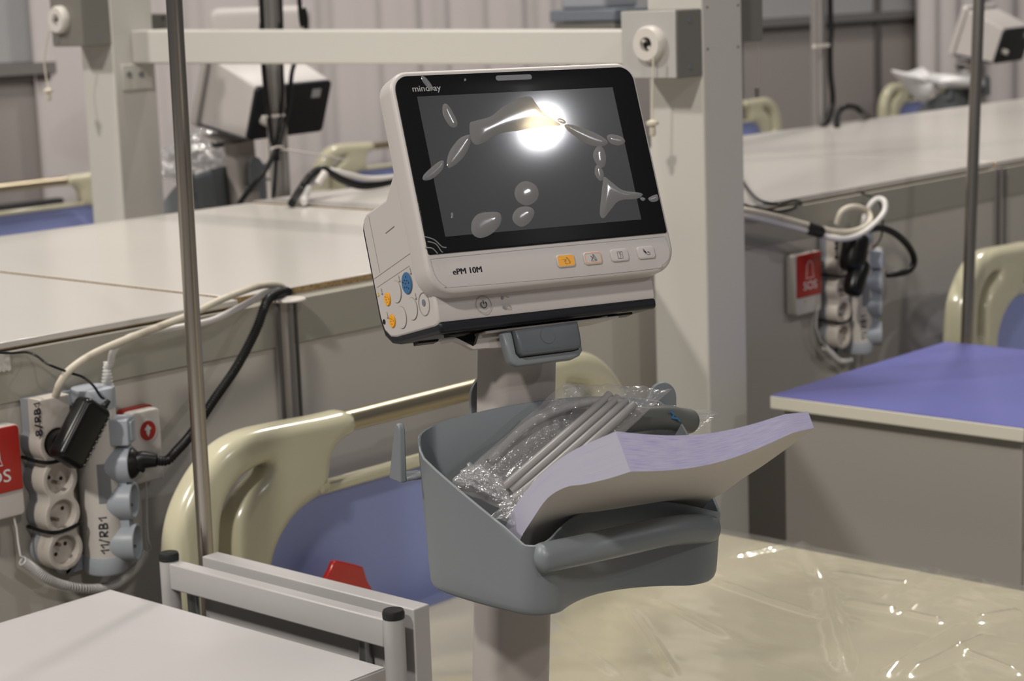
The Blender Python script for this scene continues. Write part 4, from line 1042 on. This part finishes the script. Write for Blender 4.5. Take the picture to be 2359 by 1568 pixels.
# black plug with its corrugated cable
pq = SF(.046) @ V((0, zB[0], 0))
plug = thing('power_plug', pq, 'black plug seated in the tubular strip on the left wall', 'plug')
B = BM(); lathe(B, pq-nd*.006, nd, [(0,.0200),(.006,.0204),(.010,.0185),(.016,.011)], 26); pb_ = obj('plug_body', B, 'cable', plug)
pe = P(362, 1060, 1, 2.050)
B = BM(); tube(B, cat([pq+nd*.006, (pq*.55+pe*.45)+V((0,0,.003)), pe], 8), lambda t: .0125-.0055*t, 14, flat=1.25); obj('plug_neck', B, 'cable', plug)
# cables
def cable(name, pts, r, m, label, catg='cable', rib=None, seg=12, n=8, group=None):
    B = BM(); c = cat(pts, n)
    if rib:
        ln = sum((c[i+1]-c[i]).length for i in range(len(c)-1)); k_ = int(ln/rib*4); c2 = []; acc = [0]
        for i in range(len(c)-1): acc.append(acc[-1]+(c[i+1]-c[i]).length)
        j = 0
        for q in range(k_+1):
            d = ln*q/k_
            while j < len(c)-2 and acc[j+1] < d: j += 1
            t = (d-acc[j])/max(1e-9, acc[j+1]-acc[j]); c2.append(c[j].lerp(c[j+1], t))
        tube(B, c2, lambda t: r*(1+.11*math.sin(2*PI*t*k_/4)), seg)
    else: tube(B, c, r, seg)
    return single(name, B, m, label, catg, group)
def W(px, py, y=2.085): return P(px, py, 1, y)
cable('power_cable', [P(128,918,1,2.112), W(131,903,2.10), W(140,880,2.09), W(162,851), W(215,815), W(300,778), W(380,747), W(440,724), W(500,694,2.09), W(555,672,2.11), W(600,658,2.14), W(635,656,2.165), P(655,664,1,2.20), P(690,690,1,2.40)], .0052, 'cream_c', 'dirty cream power cable arching from the worn left strip to the counter')
cable('power_cable', [cb+V((.0015,0,.028)), W(255,835,2.10), W(263,806,2.09), W(300,776,2.10), W(360,763,2.10), W(440,749,2.10), W(490,737,2.10), W(540,714,2.11), W(580,693,2.13), W(615,673,2.155), P(650,668,1,2.19), P(690,694,1,2.40)], .0048, 'white_c', 'white power cable rising from the tubular left strip to the counter')
cable('corrugated_cable', [pe-V((.002,0,0)), W(385,1060,2.048), W(405,1040,2.05), W(440,1000,2.06), W(490,925,2.07), W(545,845,2.08), W(590,760,2.09), W(612,700,2.10), W(628,682,2.12), W(655,672,2.16), P(668,675,1,2.2), P(690,700,1,2.42)], .0062, 'cable', 'black corrugated cable running from its plug on the left up to the counter', rib=.0042, seg=14)
cable('sensor_cable', [P(-8,812,1,2.135), W(28,813,2.137), W(62,811,2.135), W(85,820,2.12), W(110,838), W(160,858), W(190,868,2.08), W(215,888,2.07), W(231,912,2.065), c0_+V((.003,0,.013))], .0017, 'cable', 'thin black lead from the tape strip to the glossy adapter', seg=8)
B = BM(); a, b = P(-14,818,1,WY-.002), P(25,852,1,WY-.002)
grid(B, 10, 8, lambda u, v: V((a.x+(b.x-a.x)*u, WY-.0022-.0025*abs(NS.noise(V((u*3,v*3,2)))), a.z+(b.z-a.z)*v+.001*math.sin(u*20)*v)))
single('tape_strip', B, 'tape', 'short piece of translucent tape holding the thin black lead at the left edge', 'tape', ang=180)
B = BM(); a = P(652, 690, 2, 1.078)
lathe(B, (1.879, WY-.012, 1.0725), (0,0,1), [(0,.0245),(.0016,.0262),(.0034,.0255),(.0042,.020),(.0042,0)], 28)
single('post_cap', B, 'wplast', 'oval white plastic cap on the aluminium post under the corrugated cable', 'cap')
def coil(name, pts, rc, r, pit, m, label, lead=None):
    B = BM(); c = cat(pts, 14); fr = frames(c); ln = sum((c[i+1]-c[i]).length for i in range(len(c)-1)); turns = ln/pit; out = []
    N_ = int(turns*14)
    for q in range(N_+1):
        t = q/N_*(len(c)-1); i = min(int(t), len(c)-2); p = c[i].lerp(c[i+1], t-i); _, u, w = fr[i]; a = 2*PI*turns*q/N_
        out.append(p+(u*math.cos(a)+w*math.sin(a))*rc)
    if lead: out = [V(p) for p in lead]+out
    tube(B, out, r, 6); return single(name, B, m, label, 'cord')
coil('coiled_cord', [W(52,1292,2.11), W(72,1306,2.11), W(108,1332,2.11), W(150,1348,2.115), W(210,1355,2.12), W(255,1349,2.12), W(290,1330,2.12), W(320,1300,2.122), W(336,1272,2.122)], .0052, .0014, .0030, 'white_c', 'white coiled cord sagging under the two left power strips',
     lead=[P(32,1192,1,2.125), W(38,1215,2.125), W(42,1250,2.12), W(47,1280,2.112)])
cable('call_cord', [P(336,1110,1,2.122), W(338,1150,2.125), W(339,1210,2.125), W(341,1240,2.125), W(347,1262,2.124), W(337,1272,2.122)], .0013, 'white_c', 'thin white cord hanging straight down below the left nurse call unit', 'cord', seg=8)

# the same cluster on the right, one bay further
OX = (1.875, 0, -.004)
dup(stA, OX, label='worn four-socket strip on the right wall, mostly behind two black adapters')
dup(stB, OX, label='tubular power strip on the right wall, beside the black looped cable')
dup(cu1, OX, label='nurse call unit on the right wall, half hidden by the cable bundle')
dup(so1, (P(1895,640,1,2.118).x-bxr, 0, -.002), label='red and white SOS alarm box on the right wall below the counter')
def blob(name, pts, r, m, label):
    B = BM(); tube(B, cat(pts, 8), r, 18, flat=1.1); return single(name, B, m, label, 'adapter', 'black adapters on the right wall', ang=70)
def er(r): return lambda t: r*math.sqrt(max(.05, 1-(abs(2*t-1))**5))
blob('power_adapter', [P(1975,535,1,2.06), P(1968,580,1,2.06), P(1960,628,1,2.06)], er(.026), 'blackp', 'upper black adapter bulging from the right power strips')
blob('power_adapter', [P(1988,600,1,2.05), P(1972,640,1,2.05), P(1962,682,1,2.05)], er(.020), 'blackp', 'lower black adapter hanging on the right power strips')
def Z(px, py, y=2.075): return P(px, py, 1, y)
cable('power_cable', [Z(1690,478,2.10), Z(1740,488), Z(1800,502), Z(1870,521), Z(1930,534,2.06), Z(1975,530,2.055), Z(2003,512,2.06), Z(2000,488,2.08), Z(1970,476,2.09), Z(1940,486,2.10), Z(1928,515,2.11)], .0058, 'cream_c', 'cream cable of the right bundle, looping over the right power strips')
cable('power_cable', [Z(1690,492,2.10), Z(1740,501), Z(1800,516), Z(1870,535), Z(1930,550,2.05), Z(1975,543,2.045), Z(2010,520,2.05), Z(2036,490,2.06), Z(2038,465,2.07), Z(2022,458,2.09), Z(2003,475,2.10), Z(1996,510,2.11)], .0058, 'white_c', 'white cable of the right bundle with the highest loop')
cable('power_cable', [Z(2000,530,2.05), Z(2030,525,2.045), Z(2065,540,2.04), Z(2095,570,2.04), Z(2106,600,2.04), Z(2095,622,2.045), Z(2068,630,2.05), Z(2040,632,2.07)], .0068, 'cable', 'thick black cable looping out right of the right power strips')
cable('sensor_cable', [Z(1975,442,2.135), Z(2000,450,2.12), Z(2025,465,2.09), Z(2033,500,2.06), Z(2030,545,2.055), Z(2010,575,2.06)], .0018, 'cable', 'thin black lead dropping from the counter edge onto the right adapters', seg=8)
cable('power_cable', [Z(1690,462,2.11), Z(1735,478,2.10), Z(1800,487,2.13), Z(1845,470,2.15), P(1830,462,2,1.093), P(1790,470,2,1.093), P(1740,455,2,1.094), P(1700,400,2,1.094)], .0030, 'cable', 'thin black cable lying along the counter edge right of the white column', seg=8)
B = BM(); a_, b_ = Z(1866,527,2.068), Z(1890,534,2.066); cyl(B, a_, b_, .0120, seg=18); single('cable_clamp', B, 'cable', 'black tape band round the two pale cables of the right bundle', 'clamp')
coil('coiled_cord', [W(1900,800,2.12), W(1915,815,2.12), W(1935,832,2.12), W(1960,828,2.12)], .0052, .0014, .0030, 'white_c', 'white coiled cord below the right power strips', lead=[Z(1885,702,2.12), Z(1880,750,2.12), Z(1890,785,2.12)])

# ================================================================== BEYOND THE COUNTER
# black cables strapped to the left upright
ux_, uy_ = UP1.x, UP1.y+.02
def U(px, py, t=None): return dp(px, py, t or 4.30)
def zup(p): return V((p.x, p.y, 2.38))
zf = lambda px, py: P(px, py, 1, uy_-.03)
cable('power_cable', [zup(zf(598,-160)), zf(601,-20), zf(603,60), zf(608,160), zf(616,240), zf(626,320), zf(634,345), zf(612,390), zf(580,430), zf(552,468), zf(540,490)], .0058, 'cable', 'leftmost black cable on the left upright, slanting down to the counter')
cable('power_cable', [zup(zf(640,-160)), zf(646,-20), zf(645,60), zf(650,160), zf(650,230), zf(640,300), zf(637,345), zf(634,400), zf(628,470), zf(628,500)], .0040, 'cable', 'middle black cable on the left upright, dropping straight to the counter')
cable('power_cable', [zup(zf(672,-160)), zf(688,-20), zf(700,20), zf(705,50), zf(700,90), zf(684,130), zf(672,170), zf(667,230), zf(655,290), zf(640,345), zf(640,370)], .0052, 'cable', 'rightmost black cable on the left upright, bowing outwards')
B = BM(); t_ = zf(637,342); tube(B, [t_+V((.017*math.cos(k*PI/10), -.002-.004*math.sin(k*PI/10), .004*math.sin(k*PI/10))) for k in range(20)], .0022, 6, True)
tube(B, cat([t_, zf(700,352)+V((0,-.01,0)), zf(785,368)+V((0,-.02,0))], 6), .0022, 6); single('cable_tie', B, 'wplast', 'long-tailed white cable tie on the left upright', 'cable tie')
B = BM(); t_ = zf(630,267); bx(B, t_, (.062,.006,.006)); single('cable_tie', B, 'wplast', 'upper short white cable tie on the left upright', 'cable tie')
def C2(px, py, z=1.10): return P(px, py, 1, 3.10)
cable('power_cable', [P(672,468,2,1.095), C2(690,440), C2(715,405), C2(740,390), C2(762,398), C2(790,415), C2(830,428), C2(870,425), C2(910,415), C2(960,400)], .0085, 'cable', 'black cable arching over the far counter edge left of the monitor')
cable('power_cable', [P(700,466,2,1.095), C2(712,432), C2(735,400), C2(760,393), C2(800,402), C2(850,412), C2(910,408), C2(960,400)], .0070, 'white_c', 'white cable arching beside the black one left of the monitor')
B = BM(); a_, b_ = C2(722,424)+V((0,-.012,0)), C2(740,397)+V((0,-.012,0)); cyl(B, a_, b_, .0085, seg=16); single('cable_label', B, 'wplast', 'white label wrapped round the arching black cable', 'label')
# upright on the right
zr = lambda px, py: P(px, py, 1, UP2.y-.035)
cable('power_cable', [zup(zr(1912,-15)), zr(1912,-15), zr(1915,60), zr(1912,110), zr(1913,170), zr(1918,215), zr(1917,245), zr(1908,275), zr(1895,292)], .0085, 'cable', 'black cable running down the right upright onto the counter')
B = BM(); bx(B, zr(1893,105), (.085,.008,.010)); single('cable_tie', B, 'wplast', 'white cable tie round the right upright', 'cable tie')
cable('power_cable', [P(1928,291,2,1.09), zr(1930,262), zr(1945,247), zr(1968,247), zr(1985,258), P(2000,268,2,1.09)], .0090, 'cable', 'short black cable hump on the counter right of the right upright')

# second monitor, seen from behind, on its own trolley
def make_rear():
    q = frame(-.0892, -.3287, .01, (3.2186, 3.6116, 1.2427))
    t = thing('patient_monitor', q @ V((0,.05,-.08)), 'white patient monitor seen from its dark back, beyond the counter on the left', 'monitor', 'patient monitors seen from behind')
    w, h = .2632, .134
    pr_ = [(.002,-h/2+.004),(.002,h/2-.004),(.006,h/2),(.150,h/2+.020),(.163,h/2+.020),(.163,-h/2-.020),(.120,-h/2-.012),(.006,-h/2)]
    B = BM(); prism(B, pr_, -w/2, w/2, q); b = obj('housing', B, 'shell', t, bev=.005)
    B = BM(); shape(B, [rrect(w, h, .012, 5)], .012, q @ Mx(((1,0,0,0),(0,0,-1,0),(0,1,0,0),(0,0,0,1))), bev=.003); r = obj('rear_panel', B, 'blackp' if False else 'dark', t)
    B = BM(); shape(B, [rrect(w+.02, h+.06, .014, 5)], .022, q @ Mx(((1,0,0,0),(0,0,-1,.172),(0,1,0,.004),(0,0,0,1))), bev=.004); obj('front_shell', B, 'shell', t)
    B = BM(); tube(B, [q @ V((-w/2-.001,.006,-h/2)), q @ V((-w/2-.001,.155,-h/2-.016))], .004, 8); obj('base_trim', B, 'dark', t)
    B = BM(); shape(B, [rrect(.030,.022,.001,2,.080,.038)], .001, q @ Mx(((1,0,0,0),(0,0,-1,-.0065),(0,1,0,0),(0,0,0,1)))); obj('rating_label', B, 'logo', r)
    B = BM(); q0 = q @ V((-.095,-.006,-.018)); cyl(B, q0, q0+(q.to_3x3() @ V((0,-.02,0))), .010, seg=16); obj('rear_plug', B, 'wplast', r)
    return t
rm = make_rear()
t2p = V((3.26, 3.72, 0))
zrot = PI-.0892+.31001*0+.31001
t2 = dup(tr, rz=PI+.0892+.31001, label='far grey trolley beyond the counter on the left, plastic bag in its basket', pos=t2p+V((-.03,.02,0)))
D3 = V((3.64, -.02, 0))
rm3 = dup(rm, D3, label='patient monitor leaning at the top right, seen beside the right drip pole')
t3 = dup(tr, rz=PI+.0892+.31001, label='far grey trolley at the upper right under white sheet plastic', pos=t2p+V((-.03,.02,0))+D3)
# bags heaped in the far baskets
def crumple(name, c, s, m, label, seed, flat=1):
    B = bmesh.new(); bmesh.ops.create_icosphere(B, subdivisions=5, radius=1)
    for v in B.verts:
        n_ = abs(NS.noise(v.co*1.6+V((seed,0,0))))*.7+abs(NS.noise(v.co*4+V((0,seed,0))))*.35
        v.co = V((v.co.x*s[0], v.co.y*s[1], v.co.z*s[2]))*(.72+n_)+V(c)
    return single(name, B, m, label, 'bag', ang=180)
cA = dp(470, 370, 4.95)
crumple('crumpled_bag', cA+V((0,0,0)), (.115,.075,.065), 'bagw', 'crumpled clear plastic bag in the far left basket below the rear monitor', 2.2)
Mw = 'wsheet'; M[Mw] = mat('white_sheet_plastic', (.62,.61,.62), .4, bump=(20,.5,.01))
sh_ = [(2052,162),(2090,166),(2125,155),(2150,168),(2230,172),(2262,180),(2268,200),(2190,205),(2150,200),(2128,200),(2136,238),(2110,228),(2085,200)]
tp_ = 7.45
B = BM(); pl = [dp(x, y, tp_) for x, y in sh_]; ce = sum(pl, V((0,0,0)))/len(pl)
fwd = (ce-EYE).normalized(); rings = []
cl = cat(pl, 4, True)
for k, (s_, o_) in enumerate(((1.0,.0),(.85,-.06),(.55,-.09),(.2,-.10),(.02,-.10))):
    rings.append([B.verts.new(ce+(p-ce)*s_+fwd*(o_+.02*NS.noise(p*9+V((k,0,0))))) for p in cl])
rings = [[B.verts.new(ce+(p-ce)*.9+fwd*.08) for p in cl]]+rings
loft_rings(B, rings); single('plastic_sheet', B, Mw, 'white plastic sheet heaped over the far basket at upper right', 'plastic sheet', ang=180)
# another pale device on a stand behind the crossbeam
a_, b_ = dp(492, 66, 6.4), dp(712, 60, 6.4)
dv = thing('ventilator', V((a_.x, a_.y, 0))*.5+V((b_.x, b_.y, 0))*.5, 'pale rounded device on a stand, its top showing above the crossbeam', 'medical device')
u_ = (b_-a_); u_.z = 0; wl = u_.length; u_.normalize(); v_ = V((-u_.y, u_.x, 0)); ct = (a_+b_)/2
TD = Mx((u_, v_, V((0,0,1)))).transposed().to_4x4(); TD.translation = V((ct.x, ct.y, 0))
zt_ = dp(600, 30, 6.4).z; zb2 = dp(600, 84, 6.4).z
B = BM(); shape(B, [rrect(wl, zt_-zb2+.02, .03, 6, 0, (zt_+zb2+.02)/2)], .16, TD @ Mx(((1,0,0,0),(0,0,-1,0),(0,1,0,0),(0,0,0,1))), bev=.02); obj('device_head', B, 'shell', dv, ang=60)
B = BM(); bb(B, (-wl/2+.03, -.05, zb2-.012), (wl/2-.03, .07, zb2+.008), TD); obj('device_underside', B, 'gboxd', dv)
B = BM(); cyl(B, TD @ V((0,.02,.05)), TD @ V((0,.02,zb2)), .02, seg=16); obj('stand_tube', B, 'pole', dv)
B = BM(); lathe(B, TD @ V((0,.02,0)), (0,0,1), [(0,.07),(.03,.07),(.05,.05),(.06,.02)], 24); obj('stand_base', B, 'metalw', dv)
# grey equipment shelf seen above the beam, left of the outlet box
a_, b_ = dp(1335, 60, 6.1), dp(1440, 60, 6.1); ct = (a_+b_)/2
eq = thing('equipment_shelf', (ct.x, ct.y, 0), 'blurred grey equipment shelf above the crossbeam, left of the outlet box', 'shelf')
zz0, zz1, zz2 = dp(1380, 66, 6.1).z, dp(1380, 42, 6.1).z, dp(1380, 20, 6.1).z
B = BM(); bb(B, (ct.x-.09, ct.y-.12, zz0-.02), (ct.x+.09, ct.y+.12, zz1-.01)); obj('shelf_drawer', B, 'gboxd', eq, bev=.005)
B = BM(); bb(B, (ct.x-.10, ct.y-.13, zz1-.008), (ct.x+.10, ct.y+.13, zz1+.03)); obj('shelf_board', B, 'ledg', eq, bev=.005)
B = BM(); bb(B, (ct.x-.08, ct.y-.08, zz1+.03), (ct.x+.08, ct.y+.1, zz1+.16)); obj('shelf_box', B, 'sgrey', eq, bev=.01)
B = BM(); lathe(B, (ct.x, ct.y, 0), (0,0,1), [(0,.2),(.04,.19),(.06,.03),(zz0-.03,.03)], 20); obj('shelf_stand', B, 'metalw', eq)
